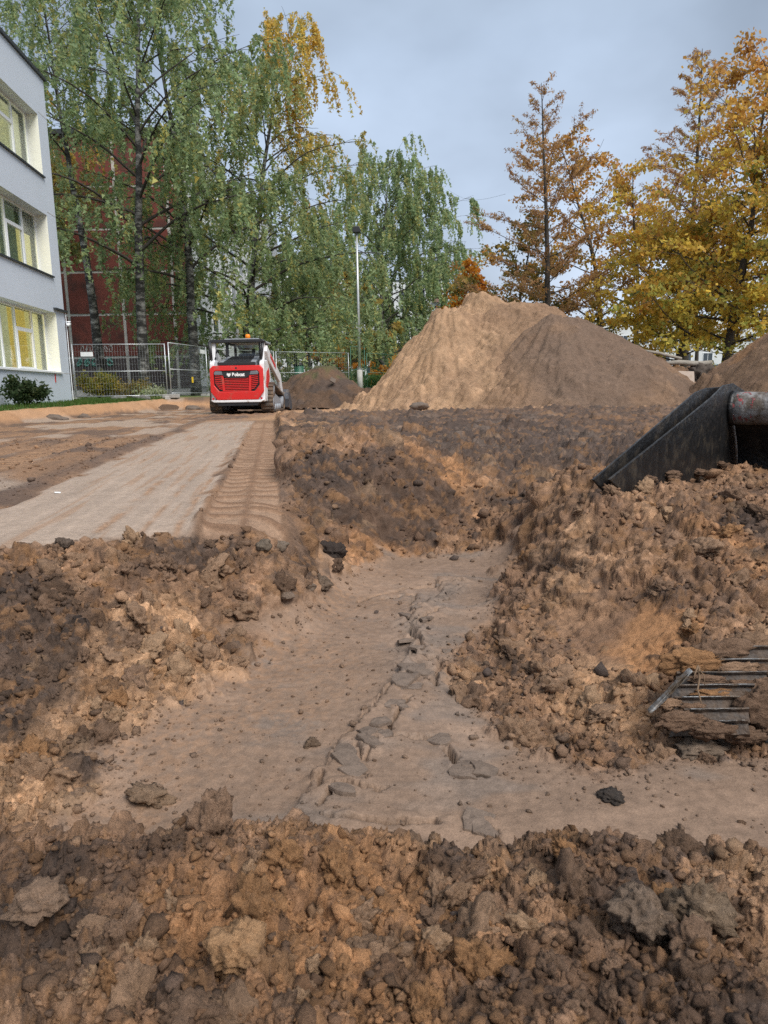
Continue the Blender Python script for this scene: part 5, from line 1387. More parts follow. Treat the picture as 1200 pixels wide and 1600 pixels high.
def birch(px, Y, Ht, spread, seed, label, pal=GRN, top=None, toplvl=0.6, leaf=0.13, dens=1.0, base=0.46, t0=0.16, nl=40, lean=(0, 0), name='birch_tree', bareup=0.0, density_leaf=2, pexp=0.40, fork=False, group=None, bark=None):
    r = np.random.RandomState(seed)
    q = P(px, 600, Y); Ht = P(px, Ht, Y).z - base
    root = empty(name, (q.x, Y, base), 0, label, 'tree', group)
    tr = MB(); tw = MB(); lm = MB()
    tp = limb_path((0, 0, -0.1), (lean[0] * 0.5, lean[1] * 0.5, 1), Ht * 0.96, 14, (lean[0] * 0.02, lean[1] * 0.02, 0.01), 0.035, r)
    tp *= (Ht * 0.96 / max(tp[-1, 2], 1e-3))
    r0 = Ht * 0.0115 + 0.04
    tr.tube(tp, [taper((i / 14) ** 0.8, r0, 0.012) for i in range(15)], 9)
    P_, Cc = [], []
    ga = r.uniform(0, 6.28)
    for k in range(nl):
        t = t0 + (0.97 - t0) * (k + r.rand() * 0.8) / nl
        f = t * 14; i = min(13, int(f)); p0 = tp[i] * (1 - f + i) + tp[i + 1] * (f - i)
        ga += 2.399 + r.normal(0, 0.3)
        prof = (1 - t) ** pexp * (0.72 + 0.5 * min(1, (t - t0 + 0.08) / 0.22)) * 1.05
        Lb = spread * max(0.16, prof) * r.uniform(0.75, 1.2)
        up = 0.55 + 0.9 * t + r.normal(0, 0.12)
        d0 = np.array((math.cos(ga), math.sin(ga), up))
        pts = limb_path(p0, d0 / np.linalg.norm(d0), Lb * 1.25, 8, (math.cos(ga) * 0.06, math.sin(ga) * 0.06, -0.30 / max(Lb, 1) * 1.6), 0.06, r)
        rb = max(0.012, r0 * (1 - t) * 0.42)
        lm.tube(pts, [taper(j / 8, rb, 0.006) for j in range(9)], 5, False)
        for m_ in range(max(4, int(9 * dens * Lb / spread + 3))):
            u = r.uniform(0.22, 1.0) * 8; ii = min(7, int(u)); p1 = pts[ii] + (pts[ii + 1] - pts[ii]) * (u - ii)
            az = ga + r.normal(0, 0.9); d1 = np.array((math.cos(az), math.sin(az), r.uniform(-0.1, 0.7)))
            sl = Lb * r.uniform(0.16, 0.34) + 0.25
            sp = limb_path(p1, d1 / np.linalg.norm(d1), sl, 4, (0, 0, -0.9), 0.08, r)
            tw.tube(sp, [0.011, 0.009, 0.007, 0.005, 0.004], 3, False)
            for h in range(4):
                v = r.uniform(0.2, 1.0) * 4; jj = min(3, int(v)); p2 = sp[jj] + (sp[jj + 1] - sp[jj]) * (v - jj)
                hl = r.uniform(0.35, 1.45) * (0.6 + 0.6 * spread / 5)
                nn = int(hl / 0.088)
                sway = r.normal(0, 0.16, 2)
                ts = (np.arange(nn) + r.rand(nn)) / nn
                st = np.stack([p2[0] + sway[0] * ts * hl + d1[0] * 0.25 * np.sqrt(ts), p2[1] + sway[1] * ts * hl + d1[1] * 0.25 * np.sqrt(ts), p2[2] + 0.1 * ts - hl * ts ** 1.25], 1)
                for rep in range(density_leaf):
                    P_.append(st + r.normal(0, 0.05, st.shape))
                    zrel = (st[:, 2] / Ht)
                    c = pick(r, pal, 1)[0] * 0.6 + pick(r, pal, nn) * 0.4
                    if top is not None:
                        c2 = pick(r, top, 1)[0] * 0.6 + pick(r, top, nn) * 0.4
                        kk = np.clip((zrel - toplvl + 0.12 * math.sin(ga * 1.0 + seed) + r.normal(0, 0.10)) / 0.22, 0, 1)[:, None]
                        c = c * (1 - kk) + c2 * kk
                    Cc.append(c * r.uniform(0.75, 1.25))
                if h == 0: tw.tube(st[[0, nn - 1]], 0.0035, 3, False)
    tr.build('trunk', bark or M_BIRCH, root, True)
    lm.build('limbs', M_BARK, root, True)['kind'] = 'stuff'
    tw.build('twigs', M_BARK, root)['kind'] = 'stuff'
    leaf_mesh('crown', np.concatenate(P_), leaf, np.clip(np.concatenate(Cc), 0, 1), seed + 1, root, hang=0.6, aspect=0.8, tri=True, gain=1.95)
    return root

def broadleaf(px, Y, Ht, spread, seed, label, pal, top=None, low=None, leaf=0.17, nl=34, t0=0.12, base=0.46, up0=0.15, lean=(0, 0), name='broadleaf_tree', clump=0.34, per=26, subs=7, group=None, dens=1.0, trunk_r=None, shape=0.75, bare_top=0.0):
    r = np.random.RandomState(seed)
    q = P(px, 600, Y); Ht = P(px, Ht, Y).z - base
    root = empty(name, (q.x, Y, base), 0, label, 'tree', group)
    tr = MB(); tw = MB()
    tp = limb_path((0, 0, -0.1), (lean[0] * 0.5, lean[1] * 0.5, 1), Ht * 0.97, 14, (0, 0, 0.02), 0.04, r); tp *= Ht * 0.97 / tp[-1, 2]
    r0 = trunk_r or (Ht * 0.012 + 0.04)
    tr.tube(tp, [taper((i / 14) ** 0.85, r0, 0.014) for i in range(15)], 9)
    P_, Cc = [], []
    ga = r.uniform(0, 6.28)
    for k in range(nl):
        t = t0 + (0.98 - t0) * (k + r.rand() * 0.8) / nl
        f = t * 14; i = min(13, int(f)); p0 = tp[i] * (1 - f + i) + tp[i + 1] * (f - i)
        ga += 2.399 + r.normal(0, 0.35)
        Lb = spread * max(0.12, (1 - t) ** shape * (0.75 + 0.4 * min(1, (t - t0 + .05) / 0.2))) * r.uniform(0.65, 1.3)
        d0 = np.array((math.cos(ga), math.sin(ga), up0 + 0.75 * t + r.normal(0, 0.1)))
        pts = limb_path(p0, d0 / np.linalg.norm(d0), Lb, 7, (0, 0, 0.05), 0.09, r)
        tr.tube(pts, [taper(j / 7, max(0.014, r0 * (1 - t) * 0.36), 0.006) for j in range(8)], 5, False)
        if r.rand() < bare_top * t: continue
        for m_ in range(max(3, int(subs * (Lb / spread + 0.25)))):
            u = r.uniform(0.2, 1.0) * 7; ii = min(6, int(u)); p1 = pts[ii] + (pts[ii + 1] - pts[ii]) * (u - ii)
            az = ga + r.normal(0, 0.85); d1 = np.array((math.cos(az), math.sin(az), r.uniform(-0.25, 0.55)))
            sl = Lb * r.uniform(0.15, 0.38) + 0.2
            sp = limb_path(p1, d1 / np.linalg.norm(d1), sl, 3, (0, 0, -0.1), 0.12, r)
            tw.tube(sp, [0.012, 0.009, 0.006, 0.004], 3, False)
            for h in range(3):
                v = r.uniform(0.3, 1.05); p2 = sp[0] + (sp[-1] - sp[0]) * v
                nn = max(4, int(per * dens * r.uniform(0.5, 1.4)))
                c_ = p2 + r.normal(0, 0.08, 3)
                pt = c_ + r.normal(0, clump * 0.5, (nn, 3)) * np.array((1, 1, 0.62))
                P_.append(pt)
                zr = pt[:, 2] / Ht
                c = pick(r, pal, 1)[0] * 0.65 + pick(r, pal, nn) * 0.35
                if top is not None:
                    kk = np.clip((zr - 0.62 + r.normal(0, 0.1)) / 0.2, 0, 1)[:, None]; c = c * (1 - kk) + kk * (pick(r, top, 1)[0] * 0.6 + pick(r, top, nn) * 0.4)
                if low is not None:
                    kk = np.clip((0.42 - zr + r.normal(0, 0.08)) / 0.2, 0, 1)[:, None]; c = c * (1 - kk) + kk * (pick(r, low, 1)[0] * 0.6 + pick(r, low, nn) * 0.4)
                Cc.append(c * r.uniform(0.75, 1.25))
    tr.build('trunk', M_BARK, root, True)
    tw.build('twigs', M_BARK, root)['kind'] = 'stuff'
    leaf_mesh('crown', np.concatenate(P_), leaf, np.clip(np.concatenate(Cc), 0, 1), seed + 1, root, hang=0.1, aspect=0.75)
    return root

def larch(px, Y, Ht, spread, seed, label, base=0.46, t0=0.22, nl=64, leaf=0.13, dens=1.0, group=None):
    r = np.random.RandomState(seed)
    q = P(px, 600, Y); Ht = P(px, Ht, Y).z - base
    root = empty('larch_tree', (q.x, Y, base), 0, label, 'tree', group)
    tr = MB(); tw = MB()
    tp = limb_path((0, 0, -0.1), (-0.01, 0, 1), Ht, 14, (0, 0, 0.05), 0.012, r); tp *= Ht / tp[-1, 2]
    r0 = Ht * 0.011 + 0.04
    tr.tube(tp, [taper((i / 14), r0, 0.012) for i in range(15)], 9)
    P_, Cc = [], []
    ga = 0
    for k in range(nl):
        t = t0 + (0.985 - t0) * (k + r.rand() * 0.8) / nl
        f = t * 14; i = min(13, int(f)); p0 = tp[i] * (1 - f + i) + tp[i + 1] * (f - i)
        ga += 2.399 + r.normal(0, 0.3)
        Lb = spread * ((1 - t) ** 0.8 * 0.95 + 0.06) * r.uniform(0.6, 1.25)
        d0 = np.array((math.cos(ga), math.sin(ga), 0.18 + 0.75 * t ** 2))
        pts = limb_path(p0, d0 / np.linalg.norm(d0), Lb, 7, (0, 0, 0.28 / max(Lb, 0.6)), 0.05, r)
        tr.tube(pts, [taper(j / 7, max(0.010, r0 * (1 - t) * 0.26), 0.005) for j in range(8)], 4, False)
        for m_ in range(int(7 * Lb / spread * 1.6) + 3):
            u = r.uniform(0.15, 1.0) * 7; ii = min(6, int(u)); p1 = pts[ii] + (pts[ii + 1] - pts[ii]) * (u - ii)
            az = ga + r.choice((-1, 1)) * r.uniform(0.4, 1.2); d1 = np.array((math.cos(az), math.sin(az), r.uniform(-0.05, 0.6)))
            sl = Lb * r.uniform(0.12, 0.3) + 0.18
            sp = limb_path(p1, d1 / np.linalg.norm(d1), sl, 3, (0, 0, 0.3), 0.05, r)
            tw.tube(sp, [0.009, 0.007, 0.005, 0.004], 3, False)
            nn = int(sl / 0.02 * dens)
            ts = r.rand(nn)[:, None]
            pt = sp[0] + (sp[-1] - sp[0]) * ts + r.normal(0, 0.045, (nn, 3))
            P_.append(pt); Cc.append((pick(r, LAR, 1)[0] * 0.6 + pick(r, LAR, nn) * 0.4) * r.uniform(0.75, 1.2))
        nn = int(Lb / 0.05 * dens); ts = np.sort(r.uniform(0.2, 1, nn)) * 7
        ii = np.minimum(6, ts.astype(int)); pt = pts[ii] + (pts[ii + 1] - pts[ii]) * (ts - ii)[:, None] + r.normal(0, 0.05, (nn, 3))
        P_.append(pt); Cc.append(pick(r, LAR, nn))
    tr.build('trunk', M_BARK, root, True)
    tw.build('twigs', M_BARK, root)['kind'] = 'stuff'
    leaf_mesh('crown', np.concatenate(P_), leaf, np.clip(np.concatenate(Cc), 0, 1), seed + 1, root, hang=-0.2, aspect=0.26)
    return root

YG = GRN + [((0.24, 0.19, 0.04), 3)]
# the third number is the height of the crown top in the frame
birch(228, 33, -190, 5.4, 501, 'tall weeping birch with dark trunk in front of the red block', t0=0.26, nl=34, dens=0.85, leaf=0.13)
birch(306, 35, -130, 4.8, 502, 'weeping birch with pale trunk at the corner of the red block', t0=0.24, nl=32, leaf=0.13, dens=0.9)
birch(390, 38, -40, 5.6, 503, 'big birch with yellow crown top behind the red loader', top=YEL, toplvl=0.56, t0=0.07, pexp=0.66, nl=56, dens=1.05, leaf=0.13)
birch(160, 37, -120, 4.8, 522, 'tall birch reaching up behind the white building corner', t0=0.55, nl=28, leaf=0.11, dens=0.9)
birch(600, 62, 200, 6.0, 504, 'green birch standing just behind the lamp post', t0=0.09, nl=46, leaf=0.17, pal=GRL)
birch(668, 66, 275, 5.6, 505, 'green birch sloping down towards the orange maple', t0=0.08, nl=44, leaf=0.17, pal=GRL)
birch(520, 60, 330, 3.8, 521, 'narrower green birch crowded against the big yellow-topped one', t0=0.10, nl=34, leaf=0.165, pal=GRL)
birch(100, 42, 130, 4.8, 506, 'yellowing birch growing close beside the white building', pal=YG, top=YEL, toplvl=0.65, t0=0.48, nl=22, leaf=0.16)
birch(487, 44, 385, 3.6, 507, 'slender young birch behind the mesh fence', t0=0.30, nl=26, leaf=0.13)
broadleaf(545, 57, 425, 4.6, 508, 'small tree turning orange beneath the tall birches', OLV + YEL, low=ORG, nl=22, leaf=0.24, per=14)
broadleaf(742, 42, 400, 2.6, 509, 'small bright orange maple behind the sand heap', ORG, nl=20, leaf=0.2, per=14, t0=0.2)
larch(857, 32, 130, 4.9, 510, 'rusty larch with open crown rising over the sand heap', dens=1.1, nl=50)
broadleaf(935, 36, 195, 5.0, 511, 'brown-orange maple next to the open-crowned larch', MAP, low=OLV, nl=38, leaf=0.135, per=18, t0=0.1, shape=0.55)
broadleaf(810, 38, 330, 4.2, 512, 'low olive-brown tree at the foot of the larch', OLV, low=OLV, nl=26, leaf=0.15, per=20, t0=0.1)
larch(1068, 34, 75, 4.6, 513, 'second rusty larch growing close behind the yellow oak', dens=1.4)
broadleaf(1130, 24.5, 60, 4.6, 514, 'yellow oak with dark trunk beside the brown soil heap', OAK, top=OAKTOP, low=OAKLOW, nl=50, leaf=0.125, per=24, t0=0.10, shape=0.60, name='oak_tree', lean=(0.03, 0))
broadleaf(1048, 27.5, 330, 4.6, 515, 'lower yellow oak with forked dark trunk over the rubble bank', OAK, low=OAKLOW, nl=36, leaf=0.13, per=24, t0=0.16, name='oak_tree')
broadleaf(1250, 23, 210, 4.2, 516, 'green-yellow oak growing beyond the brown soil heap', OAK + [((0.12, 0.15, 0.04), 6)], low=OAKLOW, nl=36, leaf=0.125, per=22, t0=0.1, name='oak_tree')
broadleaf(990, 33, 262, 4.4, 517, 'golden-brown young tree between maple and oaks', OAK + MAP, low=OAKLOW, nl=26, leaf=0.135, per=20, t0=0.1)
broadleaf(1085, 40, 370, 3, 518, 'thin green tree in the distance between the oak trunks', GRN, nl=16, leaf=0.2, per=10, t0=0.35)
broadleaf(700, 74, 350, 5, 519, 'far green tree filling the gap beside the birches', GRN, nl=24, leaf=0.3, per=14, t0=0.08)
broadleaf(455, 60, 400, 4.6, 520, 'dull green tree behind the mesh fence', GRN + OLV, nl=24, leaf=0.25, per=14, t0=0.06)

def shrub(name, label, px, py, Y, rx, rz, seed, pal, n, leaf, zb_=None, stems=14):
    r = np.random.RandomState(seed); p = P(px, py, Y)
    z = zg(p.x, p.y) if zb_ is None else zb_
    root = empty(name, (p.x, p.y, z), 0, label, 'shrub')
    st = MB(); P_, Cc = [], []
    for k in range(stems):
        a = r.uniform(0, 6.28); rr = rx * np.sqrt(r.rand()) * 0.9; tip = np.array((math.cos(a) * rr, math.sin(a) * rr, rz * r.uniform(0.45, 1.0) * (1 - 0.35 * rr / rx)))
        st.tube([(0, 0, -0.03), tip * 0.5 + np.array((0, 0, 0.08)), tip], [0.015, 0.01, 0.005], 4, False)
        for m_ in range(5):
            c_ = tip * r.uniform(0.55, 1.05) + r.normal(0, 0.09 * rx, 3)
            nn = n // (stems * 5); P_.append(c_ + r.normal(0, 0.13 * rx, (nn, 3))); Cc.append((pick(r, pal, 1)[0] * 0.5 + pick(r, pal, nn) * 0.5) * r.uniform(0.7, 1.25))
    pts = np.concatenate(P_); pts[:, 2] = np.maximum(pts[:, 2], 0.03)
    st.build('stems', M_BARK, root); leaf_mesh('foliage', pts, leaf, np.clip(np.concatenate(Cc), 0, 1), seed + 1, root, aspect=0.45)
    return root
DKG = [((0.028, 0.050, 0.020), 4), ((0.045, 0.070, 0.028), 3), ((0.08, 0.09, 0.03), 1)]
shrub('rhododendron_bush', 'dark glossy evergreen bush by the white wall', 40, 624, 18.6, 0.55, 0.85, 601, DKG, 2600, 0.10)
shrub('bush', 'rounded yellow-green bush behind the mesh fence', 155, 612, 28.6, 0.85, 1.15, 602, [((0.22, 0.20, 0.03), 4), ((0.12, 0.14, 0.03), 3), ((0.28, 0.17, 0.03), 2)], 3800, 0.09, 0.46)
shrub('bush', 'dull olive bush with red tinge beside the rounded one', 200, 612, 29.5, 0.9, 0.75, 603, OLV, 2400, 0.09, 0.46)
shrub('plant', 'low white-edged leafy plant under the mesh fence', 240, 612, 28.3, 0.8, 0.32, 604, [((0.40, 0.42, 0.28), 3), ((0.18, 0.22, 0.08), 3)], 1600, 0.10, 0.44)
shrub('bush', 'green bush at the foot of the fence behind the loader', 470, 612, 38.5, 1.6, 1.2, 605, GRN, 3000, 0.14, 0.46)
shrub('bush', 'dark ivy-like shrub against the green mesh fence', 548, 612, 37.6, 0.8, 1.7, 606, DKG + GRN, 2600, 0.12, 0.46)
# clipped hedge
r = np.random.RandomState(610); hq = P(625, 600, 41)
hedge = empty('hedge', (hq.x, hq.y, 0.46), 0, 'clipped bright green hedge left of the sand heap'.replace('left of', 'beside'), 'hedge')
hp = np.stack([r.uniform(-2.4, 2.4, 9000), r.uniform(-0.5, 0.5, 9000), r.uniform(0.02, 1.0, 9000)], 1); hp += r.normal(0, 0.05, hp.shape)
leaf_mesh('foliage', hp, 0.10, pick(r, [((0.07, 0.13, 0.03), 3), ((0.05, 0.09, 0.025), 3), ((0.10, 0.16, 0.04), 1)], 9000), 611, hedge)
m = MB()
for k in range(14): m.tube([(-2.2 + k * 0.34, 0, -0.05), (-2.2 + k * 0.34, 0.05, 0.7)], 0.015, 4)
m.build('stems', M_BARK, hedge)

# far belt of trees and shrubs that reads as one mass
r = np.random.RandomState(620)
cp_, cc_ = [], []
for k in range(150):
    x = r.uniform(-130, 150); y = r.uniform(165, 200); h = r.uniform(3, 13); rad = r.uniform(2, 4.5)
    nn = 70
    cp_.append(np.stack([x + r.normal(0, rad, nn), y + r.normal(0, rad, nn), 0.4 + np.abs(r.normal(0, h * 0.55, nn))], 1))
    cc_.append((pick(r, GRN + OLV + OAK, 1)[0] * 0.7 + pick(r, GRN, nn) * 0.3) * r.uniform(0.8, 1.2))
fo = leaf_mesh('distant_woodland', np.concatenate(cp_), 1.3, np.concatenate(cc_), 621, None, aspect=0.8)
tag(fo, 'far belt of mixed autumn trees beyond the houses', 'woodland', kind='stuff')

# turf along the school: short blades
r = np.random.RandomState(630)
gp = []
while len(gp) < 16000:
    x = r.uniform(-14, -7.6); y = r.uniform(13.5, 27.5)
    if rs_at(grass, x, y) > 0.5: gp.append((x, y, hs(x, y)))
gp = np.array(gp); n = len(gp)
az = r.uniform(0, 6.28, n); hh_ = r.uniform(0.05, 0.13, n); wv_ = 0.014
dx = np.stack([np.cos(az) * wv_, np.sin(az) * wv_, np.zeros(n)], 1); tipv = np.stack([r.normal(0, 0.03, n), r.normal(0, 0.03, n), hh_], 1)
V = np.stack([gp - dx, gp + dx, gp + tipv], 1).reshape(-1, 3)
gc = pick(r, [((0.075, 0.15, 0.03), 4), ((0.10, 0.17, 0.035), 3), ((0.14, 0.15, 0.05), 1)], n)
go = mesh_np('grass', V, np.arange(3 * n).reshape(n, 3), M_LEAF, None, np.repeat(gc, 3, 0)); tag(go, 'short green turf on the bank by the building', 'grass', kind='stuff')
# fallen leaves on the turf and bank
# thin overhead cable
ca, cb = P(700, 296, 60), P(790, 303, 34)
m = MB(); m.tube([ca.lerp(cb, t) - Vector((0, 0, 0.5 * math.sin(math.pi * t))) for t in np.linspace(0, 1, 9)], 0.005, 4); o = m.build('cable', M_BLACK, None); tag(o, 'thin overhead cable strung between birch and larch', 'cable')
# ------------------------------------------------------------------ loose clods, stones and crumbs
CLODC = [q_ * 1.4 for q_ in [BROWN * 1.05, TAN * 0.95, BROWN * 0.75, ORANGE * 0.75, TAN * 0.75, BROWN * 0.65, SAND * 0.8, BROWN * 0.9, BROWN * 1.2, TAN * 0.85, BROWN * 0.55, ORANGE * 0.65]]
protos = []
for k in range(12):
    o = lump('earth_clod', (0, 0, 0), 1.0, 700 + k * 31, M_SOIL, 1.0 + 0.3 * math.sin(k * 2.1), 1.0, 0.8, 4, 0.62, None, 0.34, CLODC[k])
    protos.append(o.data); bpy.data.objects.remove(o)
r = np.random.RandomState(720)
def put_clods(n, fy, lab, grp, rmin, rmax, mask):
    done = 0; tries = 0
    while done < n and tries < 40000:
        tries += 1
        cy = math.exp(r.uniform(math.log(fy[0]), math.log(fy[1]))); cx = r.uniform(-0.56, 0.56) * cy
        if not mask(cx, cy): continue
        rad = (rmin + (rmax - rmin) * r.rand() ** 2.0) * (0.55 + 0.27 * cy)
        base_c = cs(cx, cy)
        best = min(r.choice(12, 8, replace=False), key=lambda q: np.abs(CLODC[q] - base_c).sum())
        o = bpy.data.objects.new('earth_clod', protos[best]); COL.objects.link(o)
        o.scale = (rad, rad * r.uniform(0.75, 1.1), rad * r.uniform(0.7, 1.0)); o.rotation_euler = (r.uniform(-3, 3), r.uniform(-0.6, 0.6), r.uniform(0, 6.28))
        o.location = (cx, cy, hs(cx, cy) + rad * r.uniform(-0.25, 0.2))
        tag(o, lab, 'clod', grp); done += 1
put_clods(90, (0.62, 1.02), 'loose crumbly clod on the heap in front of the trench', 'clods on the foreground heap', 0.014, 0.042, lambda x, y: rs_at(rough, x, y) > 0.7)
put_clods(80, (1.2, 2.9), 'loose clod on the soil heap along the trench edge', 'clods on the trench-side heap', 0.014, 0.042, lambda x, y: x < -0.1 - 0.05 * y and rs_at(rough, x, y) > 0.6)
put_clods(70, (1.6, 3.2), 'loose clod on the bank below the digger bucket', 'clods on the bank', 0.014, 0.042, lambda x, y: x > 0.1 and rs_at(rough, x, y) > 0.6)
# single stones and lumps that stand out
for k, (px, py, Yz, rr, sx, sz, mt, colr, nm, lb) in enumerate((
    (437, 857, None, 0.030, 1.1, 0.75, M_SOIL, (0.115, 0.087, 0.065), 'stone', 'smooth grey stone on the crumbly slope, paired with another'),
    (412, 860, None, 0.026, 1.0, 0.8, M_SOIL, (0.093, 0.072, 0.053), 'stone', 'darker rounded stone touching the smooth grey stone'),
    (478, 918, None, 0.030, 1.3, 0.65, M_SOIL, (0.118, 0.087, 0.065), 'stone', 'flat-topped stone above the scraped rippled patch'),
    (502, 915, None, 0.030, 1.1, 0.8, M_SOIL, (0.093, 0.066, 0.047), 'earth_clod', 'round brown clod beside the flat-topped stone'),
    (447, 935, None, 0.026, 1.5, 0.5, M_SOIL, (0.118, 0.084, 0.062), 'stone', 'long low stone below the flat-topped stone'),
    (520, 868, None, 0.045, 1.0, 0.9, M_SOIL, tuple(DARK * 1.1), 'earth_clod', 'black lumpy clod at the foot of the orange slope'),
    (522, 885, None, 0.030, 1.0, 0.8, M_SOIL, (0.105, 0.066, 0.044), 'earth_clod', 'small brown clod just below the black lumpy clod'),
    (232, 1248, None, 0.030, 1.5, 0.6, M_SOIL, (0.143, 0.093, 0.059), 'earth_clod', 'single brown lump lying on the scraped trench floor'),
    (487, 1166, None, 0.014, 1.2, 0.9, M_SOIL, (0.099, 0.066, 0.044), 'earth_clod', 'tiny round clod alone on the trench floor'),
    (955, 1248, None, 0.019, 1.3, 0.55, M_SOIL, (0.053, 0.042, 0.035), 'earth_clod', 'dark flat clod on the floor below the bank'),
    (1095, 1175, None, 0.040, 1.7, 0.45, M_SOIL, (0.124, 0.090, 0.065), 'earth_clod', 'flat slab of soil in front of the ribbed track'),
    (372, 1498, None, 0.029, 1.1, 0.9, M_SOIL, (0.250, 0.145, 0.075), 'earth_clod', 'large golden-brown sandy clod in the foreground heap'),
    (1010, 1450, None, 0.033, 1.1, 0.9, M_SOIL, (0.124, 0.087, 0.062), 'earth_clod', 'big blunt brown clod with a dark hollow beneath it'),
    (1090, 1435, None, 0.033, 1.0, 1.0, M_SOIL, (0.143, 0.099, 0.065), 'earth_clod', 'big tan clod next to the blunt brown one'),
    (335, 1300, None, 0.028, 0.75, 1.6, M_SOIL, (0.155, 0.096, 0.062), 'earth_clod', 'pointed upright clod on the crest of the foreground heap'),
    (60, 1420, None, 0.027, 1.2, 0.7, M_SOIL, (0.150, 0.098, 0.066), 'earth_clod', 'broad grey-brown clod with a flat top in the foreground heap'),
    (100, 860, None, 0.022, 1.0, 0.9, M_SOIL, (0.074, 0.054, 0.041), 'earth_clod', 'small dark clod on the edge of the graded strip'))):
    d = ray(px, py); t = 0.4
    while t < 12:
        q = Vector((0, 0, CAMZ)) + d * t
        if q.z < hs(q.x, q.y): break
        t += 0.01
    o = lump(nm, (q.x, q.y, hs(q.x, q.y) + rr * 0.25 * sz), rr * (1.0 if py > 1300 else 1.15), 760 + k, mt, sx, 1.0, sz, 4, 0.5 if nm == 'earth_clod' else 0.32, None, 0.30 if nm == 'earth_clod' else 0.04, np.array(colr) * (1.0 if 'black' in lb or 'dark flat' in lb else 1.5))
    o.rotation_euler = (0, 0, k * 1.3); tag(o, lb, 'stone' if nm == 'stone' else 'clod')
# thin plates of dried crust lifted along the broken ridge
r = np.random.RandomState(771)
def flake(px, py, rad, tilt, lab):
    q = G(px, py, FZ); n = r.randint(7, 11); nr = 5
    an = np.sort(np.linspace(0, 6.283, n, endpoint=False) + r.uniform(-0.25, 0.25, n)); rr_ = rad * r.uniform(0.55, 1.25, n)
    V = [(0, 0, 0.004)]; F = []
    rings = (0.55, 0.96, 1.0, 1.0); hz = (0.001, 0.0, -0.003, -0.011)
    for g, h in zip(rings, hz):
        for a, q_ in zip(an, rr_): V.append((math.cos(a) * q_ * g * 1.3, math.sin(a) * q_ * g, h + r.normal(0, 0.0012)))
    for i in range(n): F.append((0, 1 + i, 1 + (i + 1) % n))
    for g in range(3):
        for i in range(n): F.append((1 + g * n + i, 1 + (g + 1) * n + i, 1 + (g + 1) * n + (i + 1) % n, 1 + g * n + (i + 1) % n))
    me = bpy.data.meshes.new('crust_flake'); me.from_pydata(V, [], F); me.materials.append(M_SOIL)
    a = me.color_attributes.new('col', 'FLOAT_COLOR', 'POINT'); c0 = (GREYC * 0.35 + FLOORC * 0.65) * 1.3 * r.uniform(0.88, 1.05)
    a.data.foreach_set('color', np.tile(np.r_[c0, 1], len(V)).astype(np.float32))
    wa = me.attributes.new('wet', 'FLOAT', 'POINT'); wa.data.foreach_set('value', np.full(len(V), 0.75, np.float32))
    o = bpy.data.objects.new('crust_flake', me); COL.objects.link(o)
    o.location = (q.x, q.y, hs(q.x, q.y) + 0.003 + abs(tilt) * rad * 0.45); o.rotation_euler = (r.normal(0, tilt), r.normal(0, tilt), r.uniform(0, 6.28)); tag(o, lab, 'soil flake', 'flakes of dried crust')
line = [(505, 1270), (520, 1215), (560, 1160), (600, 1120), (640, 1075), (655, 1045), (640, 1010), (665, 985), (640, 955), (690, 935)]
for k in range(34):
    i = r.randint(0, len(line) - 1); t = r.rand(); px = line[i][0] * (1 - t) + line[i + 1][0] * t + r.normal(0, 16) + 8; py = line[i][1] * (1 - t) + line[i + 1][1] * t + r.normal(0, 7)
    flake(px, py, r.uniform(0.018, 0.042), r.uniform(0.03, 0.16), 'thin grey flake of dried crust along the cracked ridge')
for px, py in ((735, 1195), (755, 1208), (725, 1210), (690, 1165), (640, 1160), (600, 1163), (765, 1300), (745, 1290), (600, 935), (645, 925), (690, 912), (560, 940)):
    flake(px, py, r.uniform(0.025, 0.05), 0.16, 'thin grey flake of dried crust along the cracked ridge')
q = G(90, 771, 0.0)
m = MB(); m.box(-0.016, 0.016, -0.009, 0.009, 0, 0.006); o = m.build('paper_scrap', M_WHITEP, None, bevel=0.004); o.location = (q.x + 0.0, q.y, hs(q.x, q.y) + 0.002) ; o.rotation_euler = (0.1, 0.1, 0.5); tag(o, 'small white scrap of litter on the graded strip', 'litter')

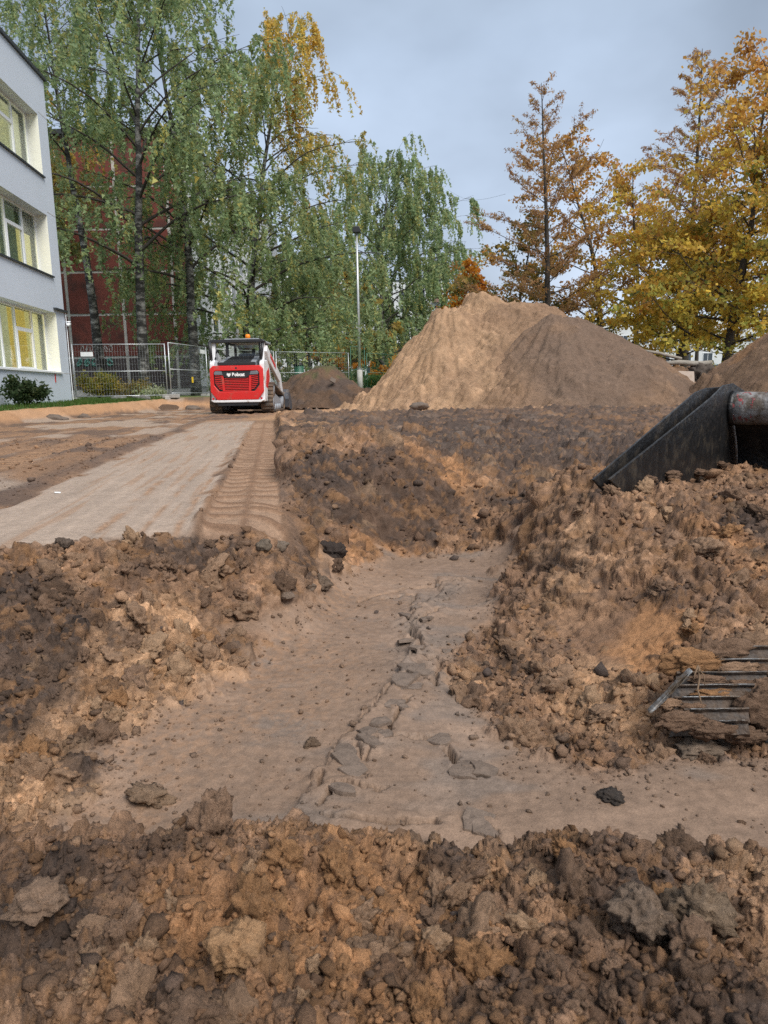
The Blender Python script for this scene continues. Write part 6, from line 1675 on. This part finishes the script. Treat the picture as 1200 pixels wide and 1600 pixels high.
# crumbs: far too many to count
def crumbs(name, label, n, sampler, seed, sub=1):
    r = np.random.RandomState(seed)
    bm = bmesh.new(); bmesh.ops.create_icosphere(bm, subdivisions=sub, radius=1.0)
    bv = np.array([v.co[:] for v in bm.verts]); bf = np.array([[v.index for v in f.verts] for f in bm.faces]); bm.free()
    Vs, Cs = [], []; k = 0
    while k < n:
        s = sampler(r)
        if s is None: continue
        x, y, rad = s
        v = bv * (1 + 0.32 * r.normal(size=(len(bv), 1))) * np.array((1, r.uniform(0.7, 1.1), r.uniform(0.55, 0.9))) * rad
        a = r.uniform(0, 6.28); ca_, sa_ = math.cos(a), math.sin(a)
        v = np.stack([v[:, 0] * ca_ - v[:, 1] * sa_, v[:, 0] * sa_ + v[:, 1] * ca_, v[:, 2]], 1) + np.array((x, y, hs(x, y) + rad * r.uniform(0.1, 0.5)))
        base = cs(x, y)
        w_ = r.rand()
        c = base * r.uniform(0.78, 1.08) if w_ < 0.94 else (BROWN * 1.2 if w_ < 0.97 else DARK * 2.2 if w_ < 0.98 else TAN * 1.2) * r.uniform(0.75, 1.2)
        Vs.append(v); Cs.append(np.repeat(c[None], len(bv), 0)); k += 1
    F = np.concatenate([bf + i * len(bv) for i in range(n)])
    o = mesh_np(name, np.concatenate(Vs), F, M_SOIL, None, np.concatenate(Cs), True); tag(o, label, 'soil', kind='stuff')
    return o
def s_heap(r):
    y = math.exp(r.uniform(math.log(0.55), math.log(4.6))); x = r.uniform(-0.6, 0.6) * y
    if rs_at(rough, x, y) < 0.5: return None
    return x, y, (0.0022 + 0.0020 * y) * math.exp(r.normal(0, 0.5))
crumbs('soil_crumbs', 'loose crumbs strewn over the heaps and banks', 9000, s_heap, 801, 0)
sdv = sdF
def s_floor(r):
    y = math.exp(r.uniform(math.log(1.15), math.log(3.9))); x = r.uniform(-0.6, 0.6) * y
    f = rs_at(flat, x, y)
    if f < 0.4: return None
    d = -rs_at(sdv, x, y)
    left_ = max(0.0, min(1.0, 0.5 - (x - (-0.15 + 0.06 * y)) * 1.1))
    if r.rand() > 0.02 + 0.8 * math.exp(-d / 0.05) + 0.10 * left_: return None
    return x, y, (0.0011 + 0.0009 * y) * math.exp(r.normal(0, 0.6))
crumbs('soil_crumbs', 'fine crumbs scattered on the scraped trench floor', 2300, s_floor, 802, 0)
def s_strip(r):
    y = r.uniform(2.3, 9); x = r.uniform(-0.6, -0.0) * y
    if rs_at(site, x, y) < 0.5 or rs_at(prt, x, y) > 0.3: return None
    if rs_at(strip, x, y) > 0.4 and r.rand() > 0.01: return None
    return x, y, (0.002 + 0.0009 * y) * math.exp(r.normal(0, 0.5))
crumbs('soil_crumbs', 'crumbs along the tracks beside the graded strip', 700, s_strip, 803, 0)
